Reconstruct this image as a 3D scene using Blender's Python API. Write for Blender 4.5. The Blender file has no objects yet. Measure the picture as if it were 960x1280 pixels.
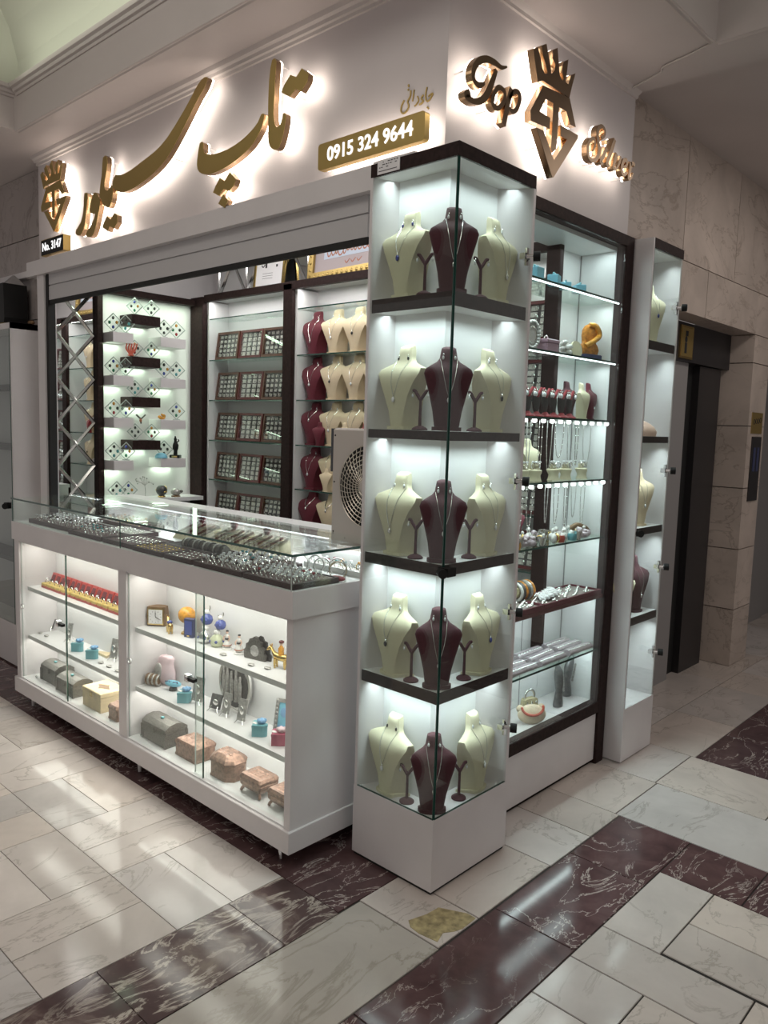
import bpy, math, random
from math import pi, sin, cos, sqrt, radians
random.seed(7)
SC = bpy.context.scene
COL = SC.collection
# ------------------------------------------------------------------ materials
MATS = {}
def nm(name):
    m = bpy.data.materials.new(name); m.use_nodes = True
    nt = m.node_tree; nt.nodes.clear()
    out = nt.nodes.new('ShaderNodeOutputMaterial')
    return m, nt, out
def pbr(name, col, rough=.5, metal=0, spec=.5, noise=0, nscale=40, bump=0, sheen=0, emit=None, estr=0):
    m, nt, out = nm(name)
    b = nt.nodes.new('ShaderNodeBsdfPrincipled')
    b.inputs['Base Color'].default_value = (*col, 1); b.inputs['Roughness'].default_value = rough
    b.inputs['Metallic'].default_value = metal; b.inputs['Specular IOR Level'].default_value = spec
    if sheen: b.inputs['Sheen Weight'].default_value = sheen
    if emit: b.inputs['Emission Color'].default_value = (*emit, 1); b.inputs['Emission Strength'].default_value = estr
    if noise or bump:
        tc = nt.nodes.new('ShaderNodeTexCoord'); n = nt.nodes.new('ShaderNodeTexNoise')
        n.inputs['Scale'].default_value = nscale; n.inputs['Detail'].default_value = 4
        nt.links.new(tc.outputs['Object'], n.inputs['Vector'])
        if noise:
            r = nt.nodes.new('ShaderNodeMapRange')
            r.inputs['To Min'].default_value = 1 - noise; r.inputs['To Max'].default_value = 1 + noise
            r.inputs['From Min'].default_value = .3; r.inputs['From Max'].default_value = .7
            nt.links.new(n.outputs['Fac'], r.inputs['Value'])
            mx = nt.nodes.new('ShaderNodeMix'); mx.data_type = 'RGBA'; mx.blend_type = 'MULTIPLY'
            mx.inputs['Factor'].default_value = 1; mx.inputs['A'].default_value = (*col, 1)
            nt.links.new(r.outputs['Result'], mx.inputs['B']); nt.links.new(mx.outputs['Result'], b.inputs['Base Color'])
        if bump:
            bp = nt.nodes.new('ShaderNodeBump'); bp.inputs['Strength'].default_value = bump; bp.inputs['Distance'].default_value = .002
            nt.links.new(n.outputs['Fac'], bp.inputs['Height']); nt.links.new(bp.outputs['Normal'], b.inputs['Normal'])
    nt.links.new(b.outputs[0], out.inputs[0]); MATS[name] = m; return m
def emis(name, col, s):
    m, nt, out = nm(name); e = nt.nodes.new('ShaderNodeEmission')
    e.inputs[0].default_value = (*col, 1); e.inputs[1].default_value = s
    nt.links.new(e.outputs[0], out.inputs[0]); MATS[name] = m; return m
def glass(name, tint=(.95, .985, .97), base=.045, grow=.75):
    m, nt, out = nm(name)
    t = nt.nodes.new('ShaderNodeBsdfTransparent'); t.inputs[0].default_value = (*tint, 1)
    g = nt.nodes.new('ShaderNodeBsdfGlossy'); g.inputs['Roughness'].default_value = .01; g.inputs[0].default_value = (1, 1, 1, 1)
    lw = nt.nodes.new('ShaderNodeLayerWeight'); lw.inputs[0].default_value = .5
    p = nt.nodes.new('ShaderNodeMath'); p.operation = 'POWER'; p.inputs[1].default_value = 5
    nt.links.new(lw.outputs['Facing'], p.inputs[0])
    r = nt.nodes.new('ShaderNodeMath'); r.operation = 'MULTIPLY_ADD'; r.inputs[1].default_value = grow; r.inputs[2].default_value = base
    nt.links.new(p.outputs[0], r.inputs[0])
    mx = nt.nodes.new('ShaderNodeMixShader'); nt.links.new(r.outputs[0], mx.inputs[0])
    nt.links.new(t.outputs[0], mx.inputs[1]); nt.links.new(g.outputs[0], mx.inputs[2])
    nt.links.new(mx.outputs[0], out.inputs[0]); MATS[name] = m; return m
def marble(name, base, vein, vscale, vein_w, rough, blotch=.12, amount=.6, tint=True, scale2=3., cloud=None):
    m, nt, out = nm(name); L = nt.links.new; N = nt.nodes.new
    b = N('ShaderNodeBsdfPrincipled'); b.inputs['Roughness'].default_value = rough; b.inputs['Specular IOR Level'].default_value = .28
    tc = N('ShaderNodeTexCoord'); at = N('ShaderNodeAttribute'); at.attribute_name = 'tint'
    sc = N('ShaderNodeVectorMath'); sc.operation = 'MULTIPLY_ADD'; sc.inputs[1].default_value = (1, 1, 1)
    off = N('ShaderNodeVectorMath'); off.operation = 'SCALE'; off.inputs['Scale'].default_value = 9.0
    L(at.outputs['Color'], off.inputs[0]); L(tc.outputs['Object'], sc.inputs[0]); L(off.outputs[0], sc.inputs[2])
    n1 = N('ShaderNodeTexNoise'); n1.inputs['Scale'].default_value = scale2; n1.inputs['Detail'].default_value = 9; n1.inputs['Roughness'].default_value = .6; n1.inputs['Distortion'].default_value = .5
    L(sc.outputs[0], n1.inputs['Vector'])
    # veins: thin lines where a distorted noise crosses one half
    n2 = N('ShaderNodeTexNoise'); n2.inputs['Scale'].default_value = vscale; n2.inputs['Detail'].default_value = 9; n2.inputs['Roughness'].default_value = .62; n2.inputs['Distortion'].default_value = 1.0
    mp = N('ShaderNodeMapping'); mp.inputs['Scale'].default_value = (1, .45, 1); mp.inputs['Rotation'].default_value = (0, 0, .6)
    L(sc.outputs[0], mp.inputs[0]); L(mp.outputs[0], n2.inputs['Vector'])
    s = N('ShaderNodeMath'); s.operation = 'SUBTRACT'; s.inputs[1].default_value = .5; L(n2.outputs['Fac'], s.inputs[0])
    a = N('ShaderNodeMath'); a.operation = 'ABSOLUTE'; L(s.outputs[0], a.inputs[0])
    mr = N('ShaderNodeMapRange'); mr.inputs['From Min'].default_value = 0; mr.inputs['From Max'].default_value = vein_w
    mr.inputs['To Min'].default_value = amount; mr.inputs['To Max'].default_value = 0; L(a.outputs[0], mr.inputs['Value'])
    n3 = N('ShaderNodeTexNoise'); n3.inputs['Scale'].default_value = 2.2; n3.inputs['Detail'].default_value = 3; L(sc.outputs[0], n3.inputs['Vector'])
    m3 = N('ShaderNodeMapRange'); m3.inputs['From Min'].default_value = .28; m3.inputs['From Max'].default_value = .52; L(n3.outputs['Fac'], m3.inputs['Value'])
    ml = N('ShaderNodeMath'); ml.operation = 'MULTIPLY'; L(mr.outputs[0], ml.inputs[0]); L(m3.outputs[0], ml.inputs[1])
    r1 = N('ShaderNodeMapRange'); r1.inputs['From Min'].default_value = .3; r1.inputs['From Max'].default_value = .7
    r1.inputs['To Min'].default_value = 1 - blotch; r1.inputs['To Max'].default_value = 1 + blotch; L(n1.outputs['Fac'], r1.inputs['Value'])
    mx = N('ShaderNodeMix'); mx.data_type = 'RGBA'; mx.blend_type = 'MULTIPLY'; mx.inputs['Factor'].default_value = 1
    mx.inputs['A'].default_value = (*base, 1); L(r1.outputs[0], mx.inputs['B'])
    last = mx
    if cloud:
        mc = N('ShaderNodeMix'); mc.data_type = 'RGBA'; mc.inputs['B'].default_value = (*cloud, 1)
        c1 = N('ShaderNodeMapRange'); c1.inputs['From Min'].default_value = .55; c1.inputs['From Max'].default_value = .75
        c1.inputs['To Max'].default_value = .55; L(n1.outputs['Fac'], c1.inputs['Value'])
        L(c1.outputs[0], mc.inputs['Factor']); L(mx.outputs['Result'], mc.inputs['A']); last = mc
    if tint:
        mt = N('ShaderNodeMix'); mt.data_type = 'RGBA'; mt.blend_type = 'MULTIPLY'; mt.inputs['Factor'].default_value = 1
        L(last.outputs['Result'], mt.inputs['A']); L(at.outputs['Color'], mt.inputs['B']); last = mt
    mv = N('ShaderNodeMix'); mv.data_type = 'RGBA'; mv.inputs['B'].default_value = (*vein, 1)
    L(ml.outputs[0], mv.inputs['Factor']); L(last.outputs['Result'], mv.inputs['A']); L(mv.outputs['Result'], b.inputs['Base Color'])
    L(b.outputs[0], out.inputs[0]); MATS[name] = m; return m

pbr('white_panel', (.70, .67, .675), .38, noise=.03, nscale=6)
pbr('white_shelf', (.80, .80, .80), .4)
pbr('paint', (.58, .53, .51), .6, noise=.03, nscale=3)
pbr('fascia_paint', (.60, .555, .555), .45, noise=.02, nscale=4)
pbr('vault_paint', (.74, .76, .66), .7)
pbr('wenge', (.026, .014, .013), .6, spec=.15, noise=.35, nscale=60)
pbr('walnut', (.10, .040, .024), .42, noise=.35, nscale=50)
pbr('cherry', (.11, .018, .020), .4, noise=.2, nscale=50)
pbr('slat', (.52, .51, .52), .42)
pbr('black', (.010, .010, .010), .55, spec=.25)
pbr('rubber', (.008, .008, .008), .7)
pbr('elevator_steel', (.055, .052, .055), .38, metal=.6)
pbr('elevator_header', (.035, .033, .036), .45, metal=.4)
pbr('grey_panel', (.30, .29, .29), .5)
pbr('gold', (.62, .44, .16), .17, metal=1)
pbr('gold_dark', (.42, .285, .17), .24, metal=1, noise=.12, nscale=5)
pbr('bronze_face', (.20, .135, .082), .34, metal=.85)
pbr('gold_satin', (.50, .36, .13), .42, metal=.85)
pbr('brass', (.75, .55, .22), .25, metal=1)
pbr('silver', (.82, .81, .79), .2, metal=1)
pbr('silver_dark', (.46, .45, .43), .38, metal=.6, noise=.25, nscale=120, bump=.5)
pbr('pewter', (.17, .165, .15), .45, metal=.8, noise=.3, nscale=150, bump=.6)
pbr('pewter_dark', (.09, .09, .09), .4, metal=.6, noise=.3, nscale=120)
pbr('copper', (.27, .17, .13), .36, metal=.75, noise=.4, nscale=75, bump=.5)
pbr('chrome', (.78, .78, .78), .12, metal=1)
pbr('mirror', (.80, .81, .80), .015, metal=1)
pbr('burgundy', (.055, .009, .016), .8, sheen=.08, noise=.15, nscale=200)
pbr('maroon', (.13, .012, .026), .75, sheen=.1)
pbr('red_velvet', (.30, .018, .028), .75, sheen=.3)
pbr('cream', (.66, .62, .44), .85, noise=.05, nscale=300)
pbr('cream_warm', (.74, .61, .42), .85, noise=.05, nscale=300)
pbr('tray_brown', (.040, .012, .014), .55, noise=.2, nscale=60)
pbr('pad_white', (.74, .72, .68), .8, noise=.08, nscale=150)
pbr('pad_dark', (.05, .045, .045), .8)
pbr('pad_mauve', (.17, .11, .11), .8)
pbr('teal', (.16, .42, .47), .4)
pbr('sky_blue', (.22, .55, .70), .5)
pbr('flower_blue', (.22, .42, .66), .7)
pbr('pink_box', (.42, .09, .15), .4)
pbr('pink_light', (.70, .54, .57), .6)
pbr('lilac', (.60, .50, .55), .35, noise=.25, nscale=90)
pbr('lilac_box', (.42, .27, .34), .3)
pbr('yellow_foam', (.66, .50, .16), .8)
pbr('red_plastic', (.50, .07, .06), .4)
pbr('amber', (.72, .34, .05), .2, noise=.3, nscale=60)
pbr('amber_dark', (.55, .22, .04), .25, noise=.35, nscale=80)
pbr('pale_wood', (.72, .58, .36), .55, noise=.12, nscale=25)
pbr('wood_dark', (.20, .12, .06), .5, noise=.3, nscale=40)
pbr('navy', (.05, .06, .14), .4)
pbr('blue_glass', (.09, .12, .36), .15)
pbr('porcelain', (.78, .77, .74), .2)
pbr('pale_green', (.62, .66, .46), .35)
pbr('paper', (.80, .79, .80), .7)
pbr('paper_mauve', (.44, .38, .39), .7)
pbr('paper_blue', (.55, .62, .72), .7)
pbr('ink', (.02, .02, .022), .6)
pbr('ink_rust', (.42, .16, .09), .6)
pbr('coral', (.62, .12, .08), .4)
pbr('skin_doll', (.70, .48, .38), .5)
pbr('fan_plastic', (.55, .50, .46), .5)
pbr('fan_strip', (.06, .065, .075), .4)
pbr('grille', (.62, .56, .48), .35, metal=.6)
pbr('stone_damage', (.36, .29, .15), .8, noise=.4, nscale=40)
pbr('grout', (.025, .02, .018), .9)
pbr('cable_white', (.6, .56, .53), .6)
pbr('screen', (.42, .40, .48), .3)
pbr('grey_vase', (.20, .20, .20), .3, metal=.7, noise=.2, nscale=60, bump=.4)
pbr('canvas', (.55, .48, .30), .7, noise=.2, nscale=80)
pbr('tray_grey', (.36, .31, .29), .8, noise=.3, nscale=120)
pbr('canvas_pale', (.70, .58, .42), .7, noise=.1, nscale=60)
pbr('stripe', (.40, .33, .22), .6, noise=.3, nscale=70)
pbr('gem_clear', (.80, .82, .84), .08, spec=1)
pbr('gem_green', (.03, .20, .10), .1, spec=1)
pbr('gem_blue', (.03, .05, .28), .1, spec=1)
pbr('gem_red', (.30, .02, .03), .1, spec=1)
pbr('gem_black', (.012, .014, .014), .1, spec=1)
pbr('gem_teal', (.06, .28, .30), .15, spec=1)
pbr('gem_amber', (.50, .22, .03), .12, spec=1)
pbr('glass_edge', (.02, .075, .06), .12, spec=1)
pbr('acrylic_edge', (.42, .46, .44), .2)
pbr('lit_letter', (.9, .9, .9), .4, emit=(1, 1, 1), estr=1.0)
emis('halo', (1, .88, .76), 7)
emis('led', (.92, .97, 1), 4)
emis('led_soft', (1, .95, .88), 20)
emis('led_spot', (1, 1, 1), 5)
emis('cove', (.80, .92, .62), 3)
glass('glass')
glass('shelf_glass', (.90, .96, .93), .06, .6)
glass('acrylic', (.97, .985, .975), .05, .4)
marble('marble_white', (.64, .58, .545), (.22, .19, .15), 3.6, .014, .10, .12, .42)
marble('marble_grey', (.475, .43, .385), (.26, .24, .19), 5, .03, .12, .10, .6)
marble('marble_brown', (.105, .060, .062), (.58, .50, .46), 7.5, .011, .10, .32, .9, cloud=(.13, .085, .085), scale2=7)
marble('marble_veined', (.095, .062, .062), (.52, .46, .40), 8.5, .035, .10, .3, 1.0, cloud=(.40, .345, .29), scale2=6)
marble('travertine', (.56, .48, .425), (.26, .20, .16), 3.0, .016, .4, .16, .6)
marble('travertine_grey', (.42, .375, .36), (.2, .16, .14), 3.5, .02, .4, .12, .6)

# ------------------------------------------------------------------ mesh builder
class M:
    def __init__(s): s.v = []; s.f = []; s.m = []; s.mi = 0; s.c = []
    def add(s, vs, fs):
        o = len(s.v); s.v += [tuple(map(float, v)) for v in vs]
        for f in fs: s.f.append(tuple(i + o for i in f)); s.m.append(s.mi)
        return s
    def box(s, x0, y0, z0, x1, y1, z1):
        x0, x1 = min(x0, x1), max(x0, x1); y0, y1 = min(y0, y1), max(y0, y1); z0, z1 = min(z0, z1), max(z0, z1)
        v = [(x0,y0,z0),(x1,y0,z0),(x1,y1,z0),(x0,y1,z0),(x0,y0,z1),(x1,y0,z1),(x1,y1,z1),(x0,y1,z1)]
        return s.add(v, [(3,2,1,0),(4,5,6,7),(0,1,5,4),(1,2,6,5),(2,3,7,6),(3,0,4,7)])
    def hexa(s, b, t):   # bottom 4, top 4 (ccw from above)
        return s.add(list(b) + list(t), [(3,2,1,0),(4,5,6,7),(0,1,5,4),(1,2,6,5),(2,3,7,6),(3,0,4,7)])
    def cbox(s, x0, y0, z0, x1, y1, z1, c=.003):   # box with chamfered vertical and top edges
        def ring(d, z): return [(x0+d+c,y0+d,z),(x1-d-c,y0+d,z),(x1-d,y0+d+c,z),(x1-d,y1-d-c,z),(x1-d-c,y1-d,z),(x0+d+c,y1-d,z),(x0+d,y1-d-c,z),(x0+d,y0+d+c,z)]
        return s.loft([ring(0, z0), ring(0, z1 - c), ring(c, z1)])
    def loft(s, rings, cap=True, closed=False):
        n = len(rings[0]); o = len(s.v); fs = []
        for k in range(len(rings) - 1):
            for i in range(n):
                j = (i + 1) % n; fs.append((k*n+i, k*n+j, (k+1)*n+j, (k+1)*n+i))
        if cap: fs.append(tuple(reversed(range(n)))); fs.append(tuple((len(rings)-1)*n + i for i in range(n)))
        return s.add([p for r in rings for p in r], fs)
    def lathe(s, prof, n=20, c=(0, 0, 0)):
        return s.loft([[(c[0]+r*cos(2*pi*i/n), c[1]+r*sin(2*pi*i/n), c[2]+z) for i in range(n)] for r, z in prof])
    def ell(s, c, r, n=14, k=8):
        if not hasattr(r, '__len__'): r = (r, r, r)
        rings = []
        for a in range(1, k):
            t = -pi/2 + pi*a/k
            rings.append([(c[0]+r[0]*cos(t)*cos(2*pi*i/n), c[1]+r[1]*cos(t)*sin(2*pi*i/n), c[2]+r[2]*sin(t)) for i in range(n)])
        o = len(s.v); s.loft(rings, cap=False)
        b = len(s.v); s.v.append((c[0], c[1], c[2]-r[2])); s.v.append((c[0], c[1], c[2]+r[2]))
        for i in range(n):
            j = (i+1) % n
            s.f.append((b, o+j, o+i)); s.m.append(s.mi)
            q = o+(k-2)*n; s.f.append((b+1, q+i, q+j)); s.m.append(s.mi)
        return s
    def tube(s, pts, r, n=6, closed=False, taper=None):
        P = [tuple(p) for p in pts]; N = len(P); rings = []
        up = (0, 0, 1); prevb = None
        for i in range(N):
            a = P[(i-1) % N] if (closed or i > 0) else P[i]; b = P[(i+1) % N] if (closed or i < N-1) else P[i]
            t = [b[k]-a[k] for k in range(3)]; l = sqrt(sum(q*q for q in t)) or 1; t = [q/l for q in t]
            ref = prevb or (up if abs(t[2]) < .9 else (1, 0, 0))
            d = sum(ref[k]*t[k] for k in range(3)); u = [ref[k]-d*t[k] for k in range(3)]
            l = sqrt(sum(q*q for q in u)) or 1; u = [q/l for q in u]; prevb = tuple(u)
            w = [t[1]*u[2]-t[2]*u[1], t[2]*u[0]-t[0]*u[2], t[0]*u[1]-t[1]*u[0]]
            rr = r if taper is None else r*(taper[0]+(taper[1]-taper[0])*i/max(1, N-1))
            rings.append([tuple(P[i][k]+rr*(cos(2*pi*j/n)*u[k]+sin(2*pi*j/n)*w[k]) for k in range(3)) for j in range(n)])
        if closed:
            rings.append(rings[0]); return s.loft(rings, cap=False)
        return s.loft(rings)
    def torus(s, c, R, r, axis='z', n=20, k=6, a0=0, a1=2*pi):
        full = abs(a1-a0-2*pi) < 1e-6; pts = []
        for i in range(n if full else n+1):
            t = a0+(a1-a0)*i/n; x, y = R*cos(t), R*sin(t)
            pts.append({'z': (c[0]+x, c[1]+y, c[2]), 'y': (c[0]+x, c[1], c[2]+y), 'x': (c[0], c[1]+x, c[2]+y)}[axis])
        return s.tube(pts, r, k, closed=full)
    def prism(s, poly, d0, d1, ax='y'):   # poly in (x,z) for ax y, (y,z) for ax x, (x,y) for ax z
        A = sum(poly[i][0]*poly[(i+1) % len(poly)][1]-poly[(i+1) % len(poly)][0]*poly[i][1] for i in range(len(poly)))
        if A < 0: poly = poly[::-1]
        f = {'y': lambda p, d: (p[0], d, p[1]), 'x': lambda p, d: (d, p[0], p[1]), 'z': lambda p, d: (p[0], p[1], d)}[ax]
        lo, hi = (min(d0, d1), max(d0, d1)); n = len(poly)
        vs = [f(p, lo) for p in poly]+[f(p, hi) for p in poly]
        if ax == 'y': fs = [tuple(range(n)), tuple(reversed(range(n, 2*n)))]+[(i, i+n, (i+1) % n+n, (i+1) % n) for i in range(n)]
        else: fs = [tuple(reversed(range(n))), tuple(range(n, 2*n))]+[(i, (i+1) % n, (i+1) % n+n, i+n) for i in range(n)]
        return s.add(vs, fs)
    def ribbon(s, pts, w, d0, d1, ax='y', closed=False):   # flat pen stroke with thickness
        P = catmull(pts, 4, closed); n = len(P); L = []; R = []
        for i, p in enumerate(P):
            a = P[(i-1) % n] if (closed or i) else P[i]; b = P[(i+1) % n] if (closed or i < n-1) else P[i]
            tx, ty = b[0]-a[0], b[1]-a[1]; l = sqrt(tx*tx+ty*ty) or 1
            ww = w if not hasattr(w, '__len__') else interp(w, i/(n-1))
            L.append((p[0]-ty/l*ww/2, p[1]+tx/l*ww/2)); R.append((p[0]+ty/l*ww/2, p[1]-tx/l*ww/2))
        for i in range(n if closed else n-1):
            j = (i+1) % n; s.prism([L[i], L[j], R[j], R[i]], d0, d1, ax)
        return s
def interp(w, t):
    x = t*(len(w)-1); i = min(int(x), len(w)-2); return w[i]+(w[i+1]-w[i])*(x-i)
def catmull(P, k=4, closed=False):
    n = len(P); out = []
    if n < 3: return list(P)
    for i in range(n if closed else n-1):
        g = lambda q: P[q % n] if closed else P[max(0, min(n-1, q))]
        a, b, c, d = g(i-1), g(i), g(i+1), g(i+2)
        for j in range(k):
            t = j/k
            out.append(tuple(.5*(2*b[q]+(c[q]-a[q])*t+(2*a[q]-5*b[q]+4*c[q]-d[q])*t*t+(3*b[q]-a[q]-3*c[q]+d[q])*t**3) for q in range(len(b))))
    if not closed: out.append(tuple(P[-1]))
    return out
def obj(name, mb, mats, parent=None, smooth=None, tint=None, kind=None, local=False):
    me = bpy.data.meshes.new(name)
    off = parent_loc(parent) if (parent is not None and not local) else (0, 0, 0)
    me.from_pydata([(x-off[0], y-off[1], z-off[2]) for x, y, z in mb.v], [], mb.f)
    if isinstance(mats, str): mats = [mats]
    for m in mats: me.materials.append(MATS[m])
    if len(mats) > 1: me.polygons.foreach_set('material_index', mb.m)
    if tint:
        ca = me.color_attributes.new('tint', 'FLOAT_COLOR', 'CORNER'); k = 0
        for p, t in zip(me.polygons, tint):
            for _ in p.loop_indices: ca.data[k].color = (*t, 1); k += 1
    me.update()
    if smooth:
        me.polygons.foreach_set('use_smooth', [True]*len(me.polygons)); me.set_sharp_from_angle(angle=radians(smooth))
    o = bpy.data.objects.new(name, me); COL.objects.link(o)
    if parent is not None: o.parent = parent
    if kind: o['kind'] = kind
    return o
PLOC = {}
def parent_loc(p):
    x, y, z = 0, 0, 0
    while p is not None:
        x += p.location[0]; y += p.location[1]; z += p.location[2]; p = p.parent
    return (x, y, z)
def tag(o, label, cat, group=None, kind=None):
    o['label'] = label; o['category'] = cat
    if group: o['group'] = group
    if kind: o['kind'] = kind
    return o
def thing(name, label, cat, loc=(0, 0, 0), rz=0, group=None):
    o = bpy.data.objects.new(name, None); COL.objects.link(o); o.location = loc; o.rotation_euler = (0, 0, rz)
    o.empty_display_size = .05
    return tag(o, label, cat, group)
def one(name, mb, mats, label, cat, loc=(0, 0, 0), rz=0, group=None, smooth=None, rot=None):
    o = obj(name, mb, mats, None, smooth); o.location = loc; o.rotation_euler = rot or (0, 0, rz)
    return tag(o, label, cat, group)
def dup(root, loc, rz=None, label=None, group=None, parent=None, scale=None):
    c = root.copy(); COL.objects.link(c)
    if parent is not None: c.parent = parent
    if loc is not None: c.location = loc
    if rz is not None: c.rotation_euler = (0, 0, rz) if not hasattr(rz, '__len__') else rz
    if scale: c.scale = (scale,)*3 if not hasattr(scale, '__len__') else scale
    if label: c['label'] = label
    if group: c['group'] = group
    for ch in list(root.children): dup(ch, None, None, parent=c)
    return c
def text(name, body, size, mat, parent, loc, rot, extrude=.001, bold=0, sx=1):
    cu = bpy.data.curves.new(name, 'FONT'); cu.body = body; cu.size = size; cu.extrude = extrude; cu.offset = bold
    cu.align_x = 'CENTER'; cu.align_y = 'CENTER'; cu.resolution_u = 4
    t = bpy.data.objects.new(name, cu); COL.objects.link(t); bpy.context.view_layer.update()
    me = bpy.data.meshes.new_from_object(t.evaluated_get(bpy.context.evaluated_depsgraph_get()))
    bpy.data.objects.remove(t)
    root = list(range(len(me.vertices)))        # one mesh per character
    def find(a):
        while root[a] != a: root[a] = root[root[a]]; a = root[a]
        return a
    for p in me.polygons:
        for v in p.vertices[1:]: root[find(v)] = find(p.vertices[0])
    groups = {}
    for p in me.polygons: groups.setdefault(find(p.vertices[0]), []).append(tuple(p.vertices))
    pl = parent_loc(parent)
    for fs in groups.values():
        ids = sorted({v for f in fs for v in f}); ix = {v: i for i, v in enumerate(ids)}
        m2 = bpy.data.meshes.new(name); m2.from_pydata([tuple(me.vertices[v].co) for v in ids], [], [tuple(ix[v] for v in f) for f in fs])
        m2.materials.append(MATS[mat]); m2.update()
        o = bpy.data.objects.new(name, m2); COL.objects.link(o)
        o.parent = parent; o.location = tuple(loc[i]-pl[i] for i in range(3)); o.rotation_euler = rot; o.scale = (sx, 1, 1)
    bpy.data.meshes.remove(me)
def area(name, loc, size, power, col=(1, 1, 1), rot=(0, 0, 0), spread=180):
    l = bpy.data.lights.new(name, 'AREA'); l.shape = 'RECTANGLE'; l.size, l.size_y = size; l.energy = power; l.color = col; l.spread = radians(spread)
    o = bpy.data.objects.new(name, l); COL.objects.link(o); o.location = loc; o.rotation_euler = rot; return o
ORD = ['top', 'second', 'third', 'fourth', 'bottom']

# ================================================================== SETTING
# ---- floor: one polished stone floor laid in tiles (measured joints)
def floor():
    mb = M(); tint = []
    T = []   # x0,y0,x1,y1,mat
    WH, GR, BR, BV = 1, 2, 3, 4
    def field(x0, x1, y0, y1, w, h, mat, seed):
        rr = random.Random(seed); y = y0
        while y < y1-.01:
            hh = min(h, y1-y); x = x0 - rr.choice([0, w*.5, w*.25, w*.75])
            while x < x1-.001:
                ww = w*rr.choice([1, 1, .5, 1]); a, b = max(x, x0), min(x+ww, x1)
                if b-a > .01: T.append((a, y, b, y+hh, mat))
                x += ww
            y += hh
    def basket(x0, x1, y0, y1, u, mat, seed):
        rr = random.Random(seed); i = 0; y = y1
        while y > y0:
            x = x1; j = 0
            while x > x0:
                a, b = max(x-2*u, x0), max(y-2*u, y0)
                if (i+j) % 2 == 0: 
                    T.append((a, max(y-u, y0), x, y, mat)); 
                    if y-u > y0: T.append((a, b, x, y-u, mat))
                else:
                    T.append((max(x-u, x0), b, x, y, mat))
                    if x-u > x0: T.append((a, b, x-u, y, mat))
                x -= 2*u; j += 1
            y -= 2*u; i += 1
    # dark strip running along the counter, and the dark lane towards the viewer
    for k in range(14): T.append((-.15-.40*(k+1), -.28, -.15-.40*k, .12, BR))
    yy = -.28
    for d in (.22, .45, .45, .45, .45, .45): T.append((-.43, yy-d, -.145, yy, BV)); yy -= d
    basket(-6, -.43, -5, -.28, .205, WH, 3)
    # corner tiles beside the tower
    T.append((-.15, -.185, .185, .02, WH)); T.append((-.15, .02, .185, .45, WH)); T.append((-.15, .45, .188, .74, WH)); T.append((-.15, .74, .188, .982, WH)); T.append((-.15, .982, .17, 1.38, WH))
    T.append((-.145, -.95, .19, -.185, GR)); T.append((-.145, -1.8, .19, -.95, GR)); T.append((-.145, -2.6, .19, -1.8, GR))
    # right dark lane and its branch
    for a, b in ((-.55, .1), (.1, .58), (.58, .98), (-1.1, -.55), (-1.7, -1.1), (-2.4, -1.7)): T.append((.19, a, .48, b, BR))
    for a, b in ((.48, .76), (.76, 1.2), (1.2, 1.7), (1.7, 2.3), (2.3, 3)): T.append((a, .70, b, .98, BR))
    # pale tiles inside the dark frame
    T.extend([(.48, .27, .67, .70, WH), (.67, .48, .98, .70, WH), (.98, .48, 1.4, .70, WH), (.67, .28, 1.12, .48, WH), (1.12, .28, 1.5, .48, WH), (.48, .07, .94, .27, WH), (.94, -.14, 1.14, .27, WH), (1.14, .07, 1.5, .27, WH), (.48, -.14, .71, .07, WH), (.71, -.14, .94, .07, WH), (.48, -.34, .94, -.14, WH), (.94, -.34, 1.5, -.14, WH)])
    field(1.5, 4, -2, .70, .42, .21, WH, 4); field(.48, 1.5, -2.6, -.34, .42, .21, WH, 5)
    # pale tiles beyond
    field(.17, 4, .98, 1.38, .62, .40, WH, 6); field(.16, 4, 1.38, 1.79, .62, .41, WH, 7)
    for k in range(6):
        for j in range(3): T.append((.18+.55*k, 1.79+.40*j, .18+.55*(k+1), 1.79+.40*(j+1), BR))
    T.extend([(-.15, 1.38, .16, 1.79, WH), (-.15, 1.79, .18, 2.35, WH), (-.15, 2.35, .18, 2.99, WH)])
    T.extend([(-.75, 1.38, -.15, 2.35, WH), (-.75, 2.35, -.15, 3.1, WH), (-.75, 3.1, -.15, 3.9, WH), (-.75, 3.9, -.15, 4.8, WH), (-.75, 4.8, -.15, 6, WH)])
    field(-.15, 4, 2.99, 7, .62, .42, WH, 8)
    rr = random.Random(11)
    mb.mi = 0; mb.box(-6, -5, -.03, 4, 7, -.003)
    tint += [(1, 1, 1)]*6
    for (x0, y0, x1, y1, m) in T:
        mb.mi = m; v = rr.uniform(.86, 1.06); w = rr.uniform(-.03, .03); g = .0016 if x1 > .15 else .0008
        mb.hexa([(x0+g, y0+g, -.004), (x1-g, y0+g, -.004), (x1-g, y1-g, -.004), (x0+g, y1-g, -.004)],
                [(x0+g*2, y0+g*2, 0), (x1-g*2, y0+g*2, 0), (x1-g*2, y1-g*2, 0), (x0+g*2, y1-g*2, 0)])
        tint += [(v+w, v, v-w)]*6
    obj('floor', mb, ['grout', 'marble_white', 'marble_grey', 'marble_brown', 'marble_veined'], tint=tint, kind='structure')
floor()
# broken, mortar-filled corner of a floor tile
mb = M(); mb.prism([(.035, -.15), (.055, -.085), (.06, -.03), (.10, -.01), (.145, .012), (.178, .012), (.18, -.06), (.17, -.09), (.15, -.12), (.165, -.165), (.10, -.175), (.06, -.17)], -.001, .0012, 'z')
o = obj('trim_1', mb, 'stone_damage', kind='structure')

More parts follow.
